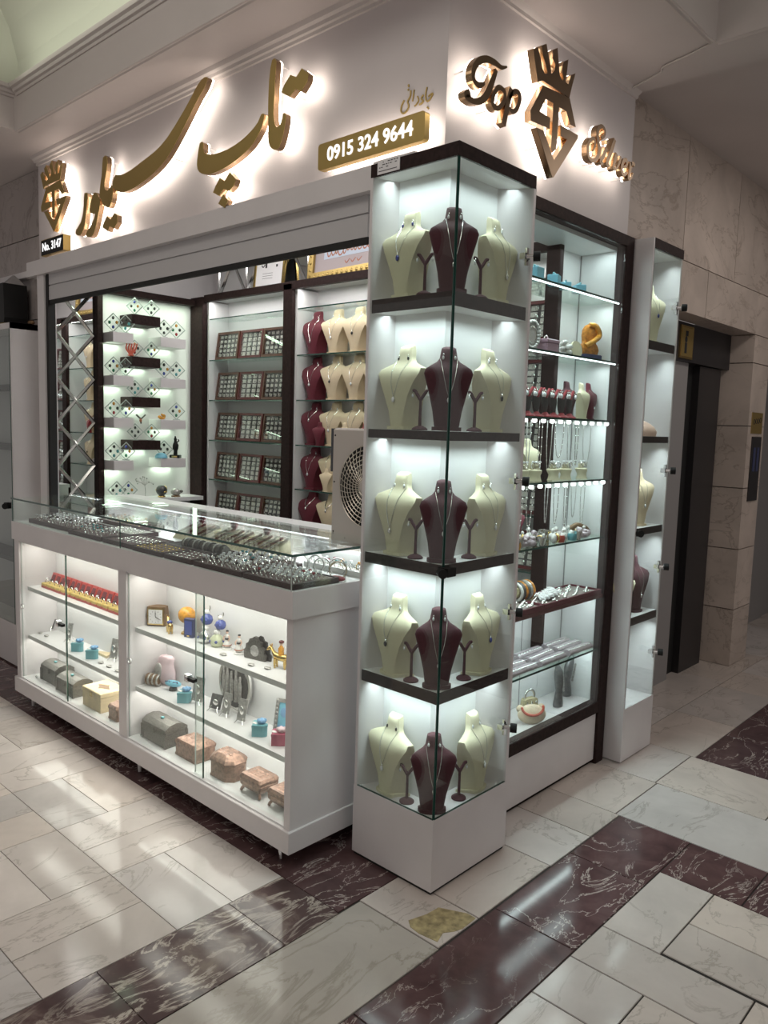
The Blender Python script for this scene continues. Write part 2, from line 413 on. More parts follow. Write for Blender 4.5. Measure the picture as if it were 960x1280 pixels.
# ---- front fascia (sign wall) and the wall round the corner
mb = M(); mb.box(-3.11, .09, 2.36, -.13, .14, 3.0); obj('wall_front', mb, 'fascia_paint', kind='structure')
mb = M(); mb.box(-.18, .14, 2.38, -.13, 1.37, 3.0); obj('wall_side', mb, 'fascia_paint', kind='structure')
mb = M(); mb.box(-.34, .14, 2.36, -.18, 1.37, 2.42); obj('trim_2', mb, 'white_panel', kind='structure')
# ---- marble walls
def slabs(name, kind_mat, rects, tint_seed=1):
    mb = M(); tint = []; rr = random.Random(tint_seed)
    for b in rects:
        mb.box(*b); v = rr.uniform(.9, 1.05); tint += [(v, v, v)]*6
    return obj(name, mb, kind_mat, tint=tint, kind='structure')
g = .003
R_ = []
zs = [0, .39, .80, 1.21, 1.62, 2.03]
ys = [(1.378, 2.25), (2.25, 3.02), (3.02, 3.84), (3.84, 4.7)]
for a, b in ys: R_.append((-.40, a+g, 2.475, -.25, b-g, 3.1))
for a, b in [(1.378, 1.80), (1.80, 2.62), (2.62, 3.47), (3.47, 4.7)]: R_.append((-.40, a+g if a != 3.47 else a, 2.212, -.25, b-g if b != 3.47 else b, 2.47))
for i, z in enumerate(zs):
    z1 = zs[i+1] if i < 5 else 2.21
    R_.append((-.60, 3.47, z+g, -.25, 3.785, z1-g))
    R_.append((-.40, 1.378, z+g, -.25, 1.95, z1-g))
R_.append((-.40, 3.785, 2.0, -.25, 4.7, 2.21))
slabs('wall_right', 'travertine', R_, 3)
mb = M(); mb.box(-.66, 3.5, 0, -.41, 3.78, 2.5); mb.box(-.7, 1.378, 2.5, -.41, 7, 3.1); obj('wall_core', mb, 'grey_panel', kind='structure')
mb = M(); mb.box(-.7, 3.79, 0, -.585, 5.2, 2.6); mb.box(-.9, 5.2, 0, -.6, 7, 2.6); obj('wall_recess', mb, ['grey_panel'], kind='structure')
mb = M(); mb.box(-.9, 7.0, 0, 4, 7.1, 3.1); obj('wall_far', mb, 'grey_panel', kind='structure')
# ---- lift doors
mb = M(); mb.mi = 0; mb.box(-.50, 1.95, 1.985, -.40, 3.47, 2.21)
mb.mi = 1; mb.box(-.52, 2.0, 0, -.425, 2.86, 1.985)
mb.mi = 2; mb.box(-.55, 2.86, 0, -.47, 3.47, 1.985)
mb.mi = 3; mb.box(-.47, 3.045, .0, -.425, 3.40, 1.98)
obj('door_1', mb, ['elevator_header', 'grey_panel', 'rubber', 'elevator_steel'], kind='structure')
# ---- wall to the left of the shop
R2 = []
for a, b in ((-5.4, -4.2), (-4.2, -3.115)):
    for z0, z1 in ((0, .7), (.7, 1.4), (1.4, 2.13), (2.13, 2.62), (2.62, 3.0)): R2.append((a+g, .17, z0+g, b-g, .26, z1-g))
slabs('wall_left', 'travertine_grey', R2, 9)
mb = M(); mb.box(-5.4, .12, 2.375, -3.112, .17, 2.41); mb.box(-3.112, .015, 2.33, -3.01, .09, 2.41); obj('trim_3', mb, 'white_panel', kind='structure')
# ---- ceiling: soffit with an open coffer towards the hall
mb = M()
mb.box(-2.76, -.18, 3.0, .3, .4, 3.05); mb.box(-6, -5, 3.0, -2.76, .4, 3.05); mb.box(-.5, .4, 3.0, .3, 1.12, 3.05); mb.box(-.5, 1.12, 3.0, 4, 1.378, 3.05)
mb.box(-.6, 1.378, 3.1, 4, 7, 3.15)
mb.box(-6, .4, 3.0, -.5, .5, 3.05)
obj('ceiling', mb, 'paint', kind='structure')
# coffer faces
mb = M(); mb.box(-2.76, -.18, 3.05, .3, -.14, 3.2); mb.box(-2.80, -5, 3.05, -2.76, -.14, 3.2); mb.box(.26, -.14, 3.05, .3, 1.16, 3.2); mb.box(.3, 1.12, 3.05, 4, 1.16, 3.2)
obj('trim_4', mb, 'paint', kind='structure')
# mouldings
def mould(name, prof, path, mat='paint'):   # prof: (outward, z) list, path segments along x or y
    mb = M()
    for kind, fixed, a, b, sgn in path:
        ring = [(fixed+sgn*u, z) for u, z in prof]
        if kind == 'x': mb.prism([(p[0], p[1]) for p in ring], a, b, 'x')
        else: mb.prism(ring, a, b, 'y')
    obj(name, mb, mat, kind='structure')
# cornice at the fascia head (stepped)
mould('trim_5', [(0, 2.955), (.010, 2.955), (.012, 2.966), (.022, 2.968), (.025, 2.98), (.038, 2.985), (.045, 3.0), (0, 3.0)], [('x', .09, -3.11, -.13, -1)])
mould('trim_6', [(0, 2.975), (.010, 2.975), (.012, 2.986), (.03, 3.0), (0, 3.0)], [('y', -.13, .09, 1.37, 1)])
# double bead at the soffit edge, and stepped moulding at the vault spring
mould('trim_7', [(0, 2.992), (.006, 2.990), (.012, 2.994), (.016, 2.994), (.022, 2.990), (.028, 3.0), (0, 3.0)], [('x', -.18, -2.76, .3, 1), ('y', .3, -.18, 1.12, -1), ('x', 1.12, .3, 4, 1)])
mould('trim_8', [(0, 3.155), (.006, 3.155), (.010, 3.166), (.020, 3.17), (.024, 3.182), (.036, 3.188), (.040, 3.205), (0, 3.205)], [('x', -.18, -2.72, .26, -1), ('y', .3, -.14, 1.12, 1), ('x', 1.12, .3, 4, -1), ('y', -2.76, -5, -.14, 1)])
# vault
mb = M(); prof = []
for i in range(13):
    t = i/12*pi/2; prof.append((-.14-2.4*(1-cos(t)), 3.2+1.0*sin(t)))
for i in range(12):
    (a, z0), (b, z1) = prof[i], prof[i+1]
    mb.add([(-2.80, a, z0), (.28, a, z0), (.28, b, z1), (-2.80, b, z1)], [(0, 3, 2, 1)])
mb.add([(-2.8, -5, 3.2), (-2.8, -.14, 3.2), (-2.35, -.14, 4.3), (-2.35, -5, 4.3)], [(0, 1, 2, 3)])
mb.add([(.28, -.14, 3.2), (.28, 1.14, 3.2), (.75, .7, 3.75), (.75, -.14, 3.75)], [(0, 1, 2, 3)])
mb.add([(.28, 1.14, 3.2), (4, 1.14, 3.2), (4, .7, 3.75), (.75, .7, 3.75)], [(0, 1, 2, 3)])
mb.add([(.75, .7, 3.75), (4, .7, 3.75), (4, -.14, 4.1), (.75, -.14, 4.1)], [(0, 1, 2, 3)])
mb.add([(-2.35, -5, 4.3), (-2.35, -2.54, 4.3), (.28, -2.54, 4.2), (.28, -5, 4.2)], [(0, 1, 2, 3)])
mb.add([(.28, -5, 4.15), (.28, -.14, 4.15), (4, -.14, 4.15), (4, -5, 4.15)], [(0, 1, 2, 3)])
obj('ceiling_vault', mb, 'vault_paint', smooth=40, kind='structure')
# thin cable on the ceiling and the open gap by the fascia end
mb = M(); mb.tube(catmull([(-.12, 1.30, 2.995), (-.05, 1.27, 2.994), (.04, 1.23, 2.994), (.07, 1.19, 2.994), (.17, 1.16, 2.994), (.30, 1.115, 2.995)], 6), .004, 6)
tag(obj('ceiling_cable', mb, 'cable_white', smooth=60), 'thin white cable tacked along the ceiling near the end of the side sign wall', 'cable')

# ================================================================== SHOP SHELL
mb = M(); mb.box(-3.2, .15, 0, -3.1, 1.3, 2.8); obj('wall_shop_left', mb, 'white_panel', kind='structure')
mb = M(); mb.box(-3.2, 1.30, 0, -.36, 1.4, 2.8); obj('wall_shop_back', mb, 'white_panel', kind='structure')
mb = M(); mb.box(-3.2, .14, 2.74, -.34, 1.4, 2.80); obj('ceiling_shop', mb, 'white_panel', kind='structure')

# ---- roller shutter
sh = thing('roller_shutter', 'grey roller shutter rolled up under the big Persian sign', 'shutter', (-1.6, .09, 2.2))
mb = M(); mb.box(-3.01, .015, 2.33, -.372, .0895, 2.41); mb.box(-.372, .015, 2.4035, -.19, .0895, 2.416); obj('housing', mb, 'white_panel', sh)
mb = M(); mb.box(-2.90, .045, 2.271, -.42, .06, 2.3295); mb.box(-2.90, .052, 2.265, -.42, .058, 2.272); obj('slat', mb, 'slat', sh)
mb = M(); mb.box(-2.90, .045, 2.19, -.42, .06, 2.265); obj('slat', mb, 'slat', sh)
mb = M(); mb.box(-2.90, .046, 2.168, -.42, .062, 2.19); obj('bottom_seal', mb, 'rubber', sh)
mb = M(); mb.box(-3.01, .03, 0, -2.925, .10, 2.33); obj('guide_rail', mb, 'white_panel', sh)
mb = M(); mb.box(-2.925, .04, 0, -2.895, .08, 2.33); obj('guide_channel', mb, 'rubber', sh)

# ---- left interior wall: mirror panel with chrome lattice, posts, display panel
mi = thing('lattice_mirror', 'tall narrow mirror with a chrome criss-cross lattice at the shop left', 'mirror', (-3.1, .28, .9))
mb = M(); mb.box(-3.10, .15, .9, -3.09, .41, 2.34); obj('mirror_glass', mb, 'mirror', mi)
for k in range(6):
    z0 = 2.30-.262*k
    for s_ in (0, 1):
        a, b = (.17, .40) if s_ == 0 else (.40, .17)
        mb = M(); mb.tube([(-3.086, a, z0), (-3.086, b, z0-.262)], .0095, 4); obj('lattice_bar', mb, 'silver', mi)
def post(name, b, label):
    mb = M(); mb.cbox(*b, .004); o = obj(name, mb, 'wenge'); return tag(o, label, 'post')
post('dark_post', (-3.101, .41, 0, -3.06, .45, 2.34), 'slim dark wood post between the lattice mirror and the gem display')
post('corner_post', (-3.101, 1.09, 0, -2.96, 1.13, 2.36), 'wide dark wood post in the back left corner of the shop')
mb = M(); mb.cbox(-3.101, .15, 2.305, -3.045, 1.12, 2.345, .003); tag(obj('dark_beam', mb, 'wenge'), 'dark wood beam along the top of the gem display', 'beam')

# ---- back wall cabinet (three bays)
bc = thing('back_wall_cabinet', 'white back wall cabinet with dark wood frame and glass shelves', 'cabinet', (-1.6, 1.3, 0))
mb = M(); mb.box(-2.96, 1.285, .5, -.36, 1.299, 2.34); obj('back_panel', mb, 'white_shelf', bc)
for x in (-2.955, -2.12, -1.19): 
    for dx in (0, .055):
        if x == -2.955 and dx: continue
        mb = M(); mb.box(x+dx, 1.13, .5, x+dx+.015, 1.285, 2.33); obj('side_panel', mb, 'white_shelf', bc)
for a, b in ((-2.145, -2.065), (-1.215, -1.135), (-.365, -.295)):
    mb = M(); mb.cbox(a, 1.10, .5, b, 1.13, 2.36, .003); obj('post', mb, 'wenge', bc)
mb = M(); mb.cbox(-2.96, 1.10, 2.325, -.295, 1.13, 2.37, .003); obj('top_rail', mb, 'wenge', bc)
mb = M(); mb.box(-2.96, 1.13, 2.34, -.36, 1.30, 2.355); obj('top_panel', mb, 'white_shelf', bc)
BZ = [2.218, 1.95, 1.687, 1.423, 1.16, .90]
for a, b in ((-2.94, -2.12), (-2.05, -1.19), (-1.12, -.37)):
    for z in BZ:
        mb = M(); mb.mi = 0; mb.box(a, 1.135, z-.007, b, 1.284, z); mb.mi = 1; mb.box(a, 1.1335, z-.007, b, 1.1355, z)
        obj('glass_shelf', mb, ['shelf_glass', 'glass_edge'], bc)
# mirror tiles above the cabinet
mt = thing('mirror_tiles', 'row of mirror tiles with chrome crossed strips above the tray shelves', 'mirror', (-2.2, 1.26, 2.375))
mb = M(); mb.box(-3.0, 1.25, 2.375, -1.1, 1.26, 2.72); obj('mirror_glass', mb, 'mirror', mt)
for k in range(6):
    x = -3.0+.3*k
    for q in ((x, x+.15), (x+.3, x+.15)):
        mb = M(); mb.tube([(q[0], 1.245, 2.375), (q[1], 1.245, 2.60)], .008, 4); obj('chrome_strip', mb, 'chrome', mt)
    mb = M(); mb.box(x-.002, 1.243, 2.375, x+.002, 1.25, 2.72); obj('chrome_strip', mb, 'chrome', mt)

# ================================================================== DISPLAY COUNTER
dc = thing('display_counter', 'long white display counter with glass front and glass top case', 'counter', (-1.56, 0, 0))
X0, X1, YF = -2.706, -.4217, -.2593
mb = M(); mb.cbox(X0, YF, .07, X1, .45, .149, .002); obj('plinth', mb, 'white_panel', dc)
mb = M()
mb.box(X0, YF, .897, X1, -.24, .991); mb.box(X0, .30, .897, X1, .45, .991); mb.box(X1-.02, -.24, .897, X1, .30, .991); mb.box(X0, -.24, .897, X0+.02, .30, .991)
obj('top_band', mb, 'white_panel', dc)
for a, b in ((X0+.012, X0+.06), (-1.60, -1.532), (-.462, X1-.008)):
    mb = M(); mb.box(a, -.248, .149, b, .0 if a > -2 and a < -1 else .44, .897); obj('side_panel' if a < -2 or a > -1 else 'divider', mb, 'white_panel', dc)
mb = M(); mb.box(X0+.06, -.05, .149, -.462, .44, .93); obj('back_panel', mb, 'white_shelf', dc)
mb = M(); mb.box(X0+.06, -.245, .149, -.462, -.05, .155); obj('bottom_deck', mb, 'white_shelf', dc)
mb = M(); mb.box(X0+.02, -.24, .885, X1-.02, .30, .988); obj('display_deck', mb, 'white_shelf', dc)
for a, b in ((X0+.06, -1.60), (-1.532, -.462)):
    for z in (.642, .377):
        mb = M(); mb.box(a, -.201, z-.016, b, -.05, z); mb.box(a, -.205, z-.0205, b, -.201, z); s_ = obj('shelf', mb, 'white_shelf', dc)
        if z > .5: continue
        mb = M(); mb.box(a+.01, -.197, z-.0195, b-.01, -.191, z-.0163); obj('light_strip', mb, 'led_soft', s_)
doors = []
for a, b, y in ((-2.645, -2.125, -.2385), (-2.155, -1.602, -.2285), (-1.530, -.965, -.2385), (-1.035, -.464, -.2285)):
    mb = M(); mb.mi = 0; mb.box(a, y, .152, b, y+.005, .893); mb.mi = 1
    mb.box(b-.0022, y-.0005, .152, b+.0002, y+.0055, .893); mb.mi = 2; mb.box(a-.0006, y-.0004, .152, a+.0006, y+.0054, .893)
    gd = obj('glass_door', mb, ['glass', 'glass_edge', 'acrylic_edge'], dc); doors.append(gd)
for x, z, gd in ((-2.165, .537, doors[0]), (-1.035, .541, doors[2])):
    mb = M(); mb.mi = 0; mb.box(x-.035, -.256, z-.014, x-.008, -.238, z+.014); mb.mi = 1; mb.box(x-.008, -.258, z-.007, x+.03, -.24, z+.006); mb.mi = 0; mb.ell((x-.02, -.258, z), (.009, .006, .012))
    obj('lock', mb, ['chrome', 'black'], gd, smooth=40)
for x, z, gd in ((-1.52, .501, doors[2]), (-2.634, .54, doors[0])):
    mb = M(); mb.torus((x, -.241, z), .013, .003, 'y', 14, 6); obj('finger_pull', mb, 'chrome', gd, smooth=60)
for x in (-2.6, -1.5, -.53):
    for y in (-.2, .38):
        mb = M(); mb.tube(catmull([(x-.03, y+.02, .07), (x-.012, y+.005, .055), (x+.004, y-.008, .03), (x+.012, y-.012, .0)], 4), .011, 8, taper=(1.2, .6)); obj('foot', mb, 'chrome' if x > -1 else 'white_panel', dc, smooth=60)
# glass case on top
for a, b in ((X0+.006, -1.569), (-1.565, -.436)):
    mb = M(); mb.box(a, -.255, .991, b, -.250, 1.108); obj('front_glass', mb, 'glass', dc)
for x in (X0+.008, -.4365):
    mb = M(); mb.box(x, -.250, .991, x+.005, .25, 1.108); obj('side_glass', mb, 'glass', dc)
for x in (X0+.008, -1.567, -.434):
    mb = M(); mb.box(x-.002, -.2565, .991, x+.002, -.2545, 1.108); obj('glass_joint', mb, 'glass_edge' if x < -1 else 'acrylic_edge', dc)
mb = M(); mb.box(X0, -.258, 1.108, -.428, .26, 1.116); obj('top_glass', mb, 'glass', dc)
mb = M(); mb.box(X0, -.2605, 1.1078, -.428, -.258, 1.1162); mb.box(-.428, -.2605, 1.1078, -.4255, .26, 1.1162); obj('glass_edge', mb, 'glass_edge', dc)
# light hood at the back of the case
mb = M(); mb.box(X0+.02, .30, .991, -.80, .42, 1.085); mb.box(X0+.02, .25, 1.085, -.79, .43, 1.106); obj('light_hood', mb, 'white_shelf', dc)
mb = M(); mb.box(X0+.05, .253, 1.0785, -.81, .262, 1.085); obj('light_strip', mb, 'led', dc)
for x in (-2.68, -1.98, -1.40, -.98, -.81):
    mb = M(); mb.box(x, .265, .988, x+.018, .30, 1.085); obj('hood_bracket', mb, 'white_shelf', dc)
mb = M(); mb.box(-.79, .19, .989, X1, .45, 1.062); obj('fan_ledge', mb, 'white_shelf', dc)
# screw heads on the end panel
for y, z in ((.30, .86), (.17, .52), (.30, .40), (.15, .28)):
    mb = M(); mb.lathe([(.006, 0), (.006, .002), (.002, .0025)], 10); 
    mb.v = [(X1-.008+p[2], y+p[0], z+p[1]) for p in mb.v]; obj('screw', mb, 'black', dc)

# ================================================================== CORNER GLASS TOWER
ct = thing('corner_showcase', 'tall white corner glass tower with dark shelf bands at the shop corner', 'display cabinet', (-.1, .1, 0))
WX, WY = .363, .4246
mb = M()   # L-shaped base hugging the shop corner (solid to the floor)
mb.prism([(-WX-.006, -.002), (.002, -.002), (.002, WY+.006), (-.10, WY+.006), (-.10, .10), (-WX-.006, .10)], .012, .262, 'z'); obj('base', mb, 'white_panel', ct)
mb = M(); mb.prism([(-WX, .004), (-.004, .004), (-.004, WY), (-.10, WY), (-.10, .10), (-WX, .10)], 0, .012, 'z'); obj('kick_strip', mb, 'rubber', ct)
mb = M(); mb.prism([(-WX-.004, .09), (-.10, .09), (-.10, WY), (-.11, WY), (-.11, .10), (-WX-.004, .10)], .262, 2.3985, 'z'); obj('back_panel', mb, 'white_shelf', ct)
mb = M(); mb.prism([(-WX-.004, -.001), (-WX+.008, -.001), (-.318, .09), (-WX-.004, .09)], .262, 2.40, 'z'); obj('side_panel', mb, 'white_panel', ct)
mb = M(); mb.prism([(.001, WY+.004), (.001, WY-.010), (-.10, .348), (-.10, WY+.004)], .262, 2.40, 'z'); obj('side_panel', mb, 'white_panel', ct)
def Lslab(z0, z1, d=0): 
    return M().prism([(-WX+.008, .008+d), (-.008-d, .008+d), (-.008-d, WY-.012), (-.10, WY-.07), (-.10, .09), (-.325, .09)], z0, z1, 'z')
SZ = [1.967, 1.537, 1.113, .692, .262]
for z0, z1 in ((1.922, 1.966), (1.507, 1.536), (1.075, 1.112), (.651, .691)):
    s_ = obj('shelf', Lslab(z0, z1), 'white_shelf', ct)
    mb = M(); mb.box(-WX+.006, .0062, z0, -.0065, .0078, z1); mb.box(-.0078, .0062, z0, -.0062, WY-.006, z1); obj('front_band', mb, 'wenge', s_)
mb = M(); mb.box(-WX-.002, -.002, 2.3605, .002, .0078, 2.402); mb.box(-.0078, .0078, 2.3605, .002, WY, 2.402)
obj('top_trim', mb, 'wenge', ct)
obj('top_panel', Lslab(2.3605, 2.399), 'white_shelf', ct)
mb = M(); mb.mi = 0; mb.box(-WX+.004, 0, .264, -.003, .005, 2.36); mb.mi = 1; mb.box(-WX+.003, -.0003, .264, -WX+.006, .0053, 2.36); mb.box(-.005, -.0003, .264, -.003, .0053, 2.36); mb.box(-WX+.004, 0, .262, -.003, .005, .265)
obj('front_glass', mb, ['glass', 'glass_edge'], ct)
mb = M(); mb.mi = 0; mb.box(-.005, .006, .264, 0, WY-.008, 2.36); mb.mi = 1; mb.box(-.0053, .006, .264, .0003, .008, 2.36); mb.box(-.0053, WY-.01, .264, .0003, WY-.008, 2.36); mb.box(-.005, .006, .262, 0, WY-.008, .265)
gd = obj('glass_door', mb, ['glass', 'glass_edge'], ct)
def lock(parent, x, y, z):
    mb = M(); mb.mi = 0
    mb.box(x-.012, y-.026, z-.010, x+.010, y+.004, z+.010); mb.box(x+.001, y-.014, z-.030, x+.009, y-.002, z+.028)
    P = [(x+.008, y-.012, z), (x+.03, y+.004, z)]; mb.tube(P, .008, 12)
    mb.mi = 1; mb.tube([(x+.026, y+.001, z), (x+.046, y+.012, z)], .0165, 18)
    return obj('lock', mb, ['chrome', 'black'], parent, smooth=40)
for z in (2.129, 1.371, .908, .485): lock(gd, .004, .385, z)
mb = M(); mb.mi = 0; mb.box(-.012, -.012, 1.080, .03, .03, 1.108); mb.mi = 0; mb.tube([(.0, -.01, 1.092), (.025, -.03, 1.092)], .015, 14); obj('lock', mb, 'black', gd, smooth=40)
mb = M(); mb.box(-.334, -.0035, 2.364, -.236, -.0021, 2.409); st = obj('sticker', mb, 'paper', ct); st['label'] = 'white paper label with faint printed lines'
mb = M(); rr = random.Random(2)
for r_, zz in enumerate((2.399, 2.391, 2.383)):
    x = -.326
    while x < -.25:
        w = rr.uniform(.003, .012)
        if rr.random() < .7: mb.box(x, -.0042, zz, x+w, -.0034, zz+.0025)
        x += w+.004
mb.box(-.328, -.0042, 2.372, -.248, -.0034, 2.374); obj('printed_lines', mb, 'ink', st)
for z in SZ:   # LED lamps under each band
    pass

# ================================================================== SIDE CABINET
sc_ = thing('side_showcase', 'wide glass showcase with dark wood frame and lit glass shelves on the side wall', 'display cabinet', (-.2, .9, 0))
mb = M(); mb.box(-.36, .44, .02, -.135, 1.37, .30); obj('base_panel', mb, 'white_panel', sc_)
mb = M(); mb.cbox(-.17, .44, 2.362, -.122, 1.432, 2.408, .002); obj('top_rail', mb, 'wenge', sc_)
mb = M(); mb.cbox(-.17, .44, .252, -.122, 1.36, .302, .002); obj('bottom_rail', mb, 'wenge', sc_)
mb = M(); mb.cbox(-.17, 1.36, 0, -.122, 1.432, 2.365, .003); obj('post', mb, 'wenge', sc_)
mb = M(); mb.box(-.165, .43, .3, -.13, .52, 2.365); obj('side_panel', mb, 'white_panel', sc_)
mb = M(); mb.box(-.36, 1.362, .30, -.171, 1.375, 2.365); obj('side_panel', mb, 'white_shelf', sc_)
mb = M(); mb.box(-.36, 1.175, .302, -.345, 1.362, 2.36); mb.box(-.36, .46, .302, -.345, 1.173, .825); obj('back_panel', mb, 'white_shelf', sc_)
mb = M(); mb.box(-.36, .46, 2.345, -.17, 1.362, 2.362); obj('top_panel', mb, 'white_shelf', sc_)
mb = M(); mb.box(-.3445, 1.358, .302, -.341, 1.362, 2.345); mb.box(-.3445, 1.02, .302, -.343, 1.023, .82); obj('seam', mb, 'grey_panel', sc_)
mb = M(); mb.mi = 0; mb.box(-.133, .525, .303, -.128, 1.359, 2.36); obj('glass_front', mb, ['glass'], sc_)
CZ = [2.127, 1.862, 1.603, 1.342, 1.080, .812, .556]
for k, z in enumerate(CZ):
    if k == 5: continue
    mb = M(); mb.mi = 0; mb.box(-.342, .47, z-.008, -.142, 1.358, z); mb.mi = 1; mb.box(-.1425, .47, z-.008, -.1405, 1.358, z)
    obj('glass_shelf', mb, ['shelf_glass', 'glass_edge'], sc_)
    if k in (0, 1):
        mb = M(); mb.box(-.147, .50, z-.013, -.142, 1.358, z-.0085); obj('light_strip', mb, 'led' if k < 2 else 'led_soft', sc_)
    if k in (2, 3):
        for j in range(12):
            y = .60+.066*j
            mb = M(); mb.lathe([(.003, -.004), (.009, -.004), (.010, -.014), (.006, -.018)], 12, (-.152, y, z-.006)); obj('spot_light', mb, 'led_spot', sc_, smooth=40)
mb = M(); mb.box(-.342, .47, .796, -.136, 1.358, .812); obj('shelf', mb, 'cherry', sc_)

# ================================================================== SECOND SLIM TOWER (beyond the side showcase)
tt = thing('slim_showcase', 'narrow white glass tower beyond the side showcase, next to the lift', 'display cabinet', (-.12, 1.6, 0))
mb = M(); mb.box(-.24, 1.447, 0.006, -.0405, 1.77, .262); obj('base', mb, 'white_panel', tt)
mb = M(); mb.box(-.24, 1.445, .262, -.040, 1.457, 2.405); obj('side_panel', mb, 'white_panel', tt)
mb = M(); mb.box(-.24, 1.758, .262, -.045, 1.77, 2.40); obj('side_panel', mb, 'white_panel', tt)
mb = M(); mb.box(-.24, 1.457, .262, -.19, 1.758, 2.40); obj('back_panel', mb, 'white_shelf', tt)
mb = M(); mb.box(-.19, 1.457, 2.36, -.05, 1.758, 2.40); obj('top_panel', mb, 'white_shelf', tt)
mb = M(); mb.box(-.05, 1.457, 2.365, -.039, 1.77, 2.405); obj('top_trim', mb, 'wenge', tt)
for z0, z1 in ((1.928, 1.967), (1.507, 1.537), (1.08, 1.113), (.655, .692)):
    s_ = obj('shelf', M().box(-.19, 1.457, z0, -.054, 1.758, z1), 'white_shelf', tt)
    obj('front_band', M().box(-.054, 1.457, z0, -.050, 1.758, z1), 'wenge', s_)
mb = M(); mb.mi = 0; mb.box(-.046, 1.459, .264, -.041, 1.768, 2.362); mb.mi = 1; mb.box(-.0465, 1.457, .264, -.0405, 1.461, 2.362)
gd = obj('glass_door', mb, ['glass', 'glass_edge'], tt)
for z in (2.134, 1.378, .916, .496): lock(gd, -.036, 1.715, z)
mb = M(); mb.tube([(-.04, 1.47, 1.095), (-.015, 1.455, 1.095)], .016, 14); obj('lock', mb, 'black', gd, smooth=40)

# ================================================================== NEIGHBOURING TOWER (far left)
nt_ = thing('neighbour_showcase', 'white glass showcase standing at the far left beside the shutter rail', 'display cabinet', (-3.6, .08, 0))
mb = M(); mb.box(-4.0, -.012, .01, -3.292, .17, .27); obj('base', mb, 'white_panel', nt_)
mb = M(); mb.box(-3.306, -.01, .27, -3.292, .17, 2.09); obj('side_panel', mb, 'white_panel', nt_)
mb = M(); mb.box(-4.0, .155, .27, -3.306, .17, 2.09); obj('back_panel', mb, 'grey_panel', nt_)
mb = M(); mb.box(-4.0, -.01, 2.055, -3.292, .17, 2.09); obj('top_panel', mb, 'white_panel', nt_)
for z in (1.70, 1.335, .655):
    mb = M(); mb.box(-4.0, -.005, z, -3.306, .155, z+.03); obj('shelf', mb, 'black', nt_)
mb = M(); mb.mi = 0; mb.box(-4.0, -.012, .27, -3.31, -.007, 2.055); mb.mi = 1; mb.box(-3.313, -.0125, .27, -3.307, -.006, 2.055); gd = obj('glass_door', mb, ['glass', 'glass_edge'], nt_)
mb = M(); mb.box(-3.37, -.04, .985, -3.33, -.012, 1.02); mb.tube([(-3.35, -.03, 1.0), (-3.33, -.05, 1.0)], .018, 12); obj('lock', mb, 'black', gd, smooth=40)
bb = thing('black_picture_box', 'black box with a pale picture, on top of the far left showcase', 'lantern', (-3.6, .08, 2.09))  # plain black box with a picture on its front, holds no lamp
mb = M(); mb.prism([(-3.95, 2.10), (-3.41, 2.10), (-3.40, 2.13), (-3.41, 2.33), (-3.95, 2.33)], .0, .14, 'y'); obj('case', mb, 'black', bb)
mb = M(); mb.hexa([(-3.48, .02, 2.33), (-3.41, .02, 2.33), (-3.41, .13, 2.33), (-3.48, .13, 2.33)], [(-3.445, .07, 2.385), (-3.435, .07, 2.385), (-3.435, .08, 2.385), (-3.445, .08, 2.385)]); obj('pointed_cap', mb, 'grey_panel', bb)
mb = M(); mb.box(-3.92, -.004, 2.23, -3.49, .002, 2.32); obj('picture', mb, 'screen', bb)
mb = M(); mb.box(-3.94, .01, 2.09, -3.44, .14, 2.10); obj('foot', mb, 'brass', bb)
mb = M(); mb.ell((-3.31, .12, 2.103), (.024, .02, .013)); tag(obj('stone_lump', mb, 'wood_dark', smooth=60), 'small brown lump lying on top of the far left showcase', 'ornament')

# ================================================================== SIGNS (outlines in metres on the wall planes)
SEEN = [(-1.347,2.943),(-1.393,2.927),(-1.442,2.889),(-1.51,2.84),(-1.627,2.768),(-1.725,2.732),(-1.841,2.71),(-1.948,2.691),(-2.031,2.688),(-2.081,2.696),(-2.106,2.676),(-2.109,2.653),(-2.099,2.638),(-2.06,2.618),(-2.004,2.605),(-1.935,2.605),(-1.841,2.618),(-1.726,2.645),(-1.627,2.686),(-1.533,2.753),(-1.453,2.82),(-1.393,2.871),(-1.35,2.901),(-1.329,2.925),(-1.324,2.935)]
LAM = [(-2.2,2.801),(-2.159,2.794),(-2.166,2.733),(-2.188,2.681),(-2.184,2.652),(-2.154,2.641),(-2.12,2.657),(-2.106,2.642),(-2.111,2.598),(-2.136,2.563),(-2.163,2.562),(-2.204,2.582),(-2.225,2.61),(-2.239,2.648),(-2.215,2.721)]
VAV = [(-2.298,2.652),(-2.267,2.648),(-2.252,2.629),(-2.237,2.612),(-2.235,2.583),(-2.257,2.537),(-2.283,2.483),(-2.313,2.451),(-2.349,2.447),(-2.384,2.46),(-2.367,2.481),(-2.316,2.51),(-2.287,2.549),(-2.323,2.558),(-2.343,2.579),(-2.322,2.626)]
REH = [(-2.395,2.668),(-2.36,2.66),(-2.364,2.626),(-2.378,2.577),(-2.392,2.521),(-2.426,2.478),(-2.462,2.47),(-2.494,2.484),(-2.486,2.505),(-2.435,2.535),(-2.41,2.582),(-2.401,2.632)]
DOT2B = [(-2.164,2.522),(-2.132,2.5),(-2.093,2.525),(-2.065,2.51),(-2.065,2.479),(-2.099,2.453),(-2.142,2.47),(-2.158,2.449),(-2.214,2.477),(-2.186,2.504)]
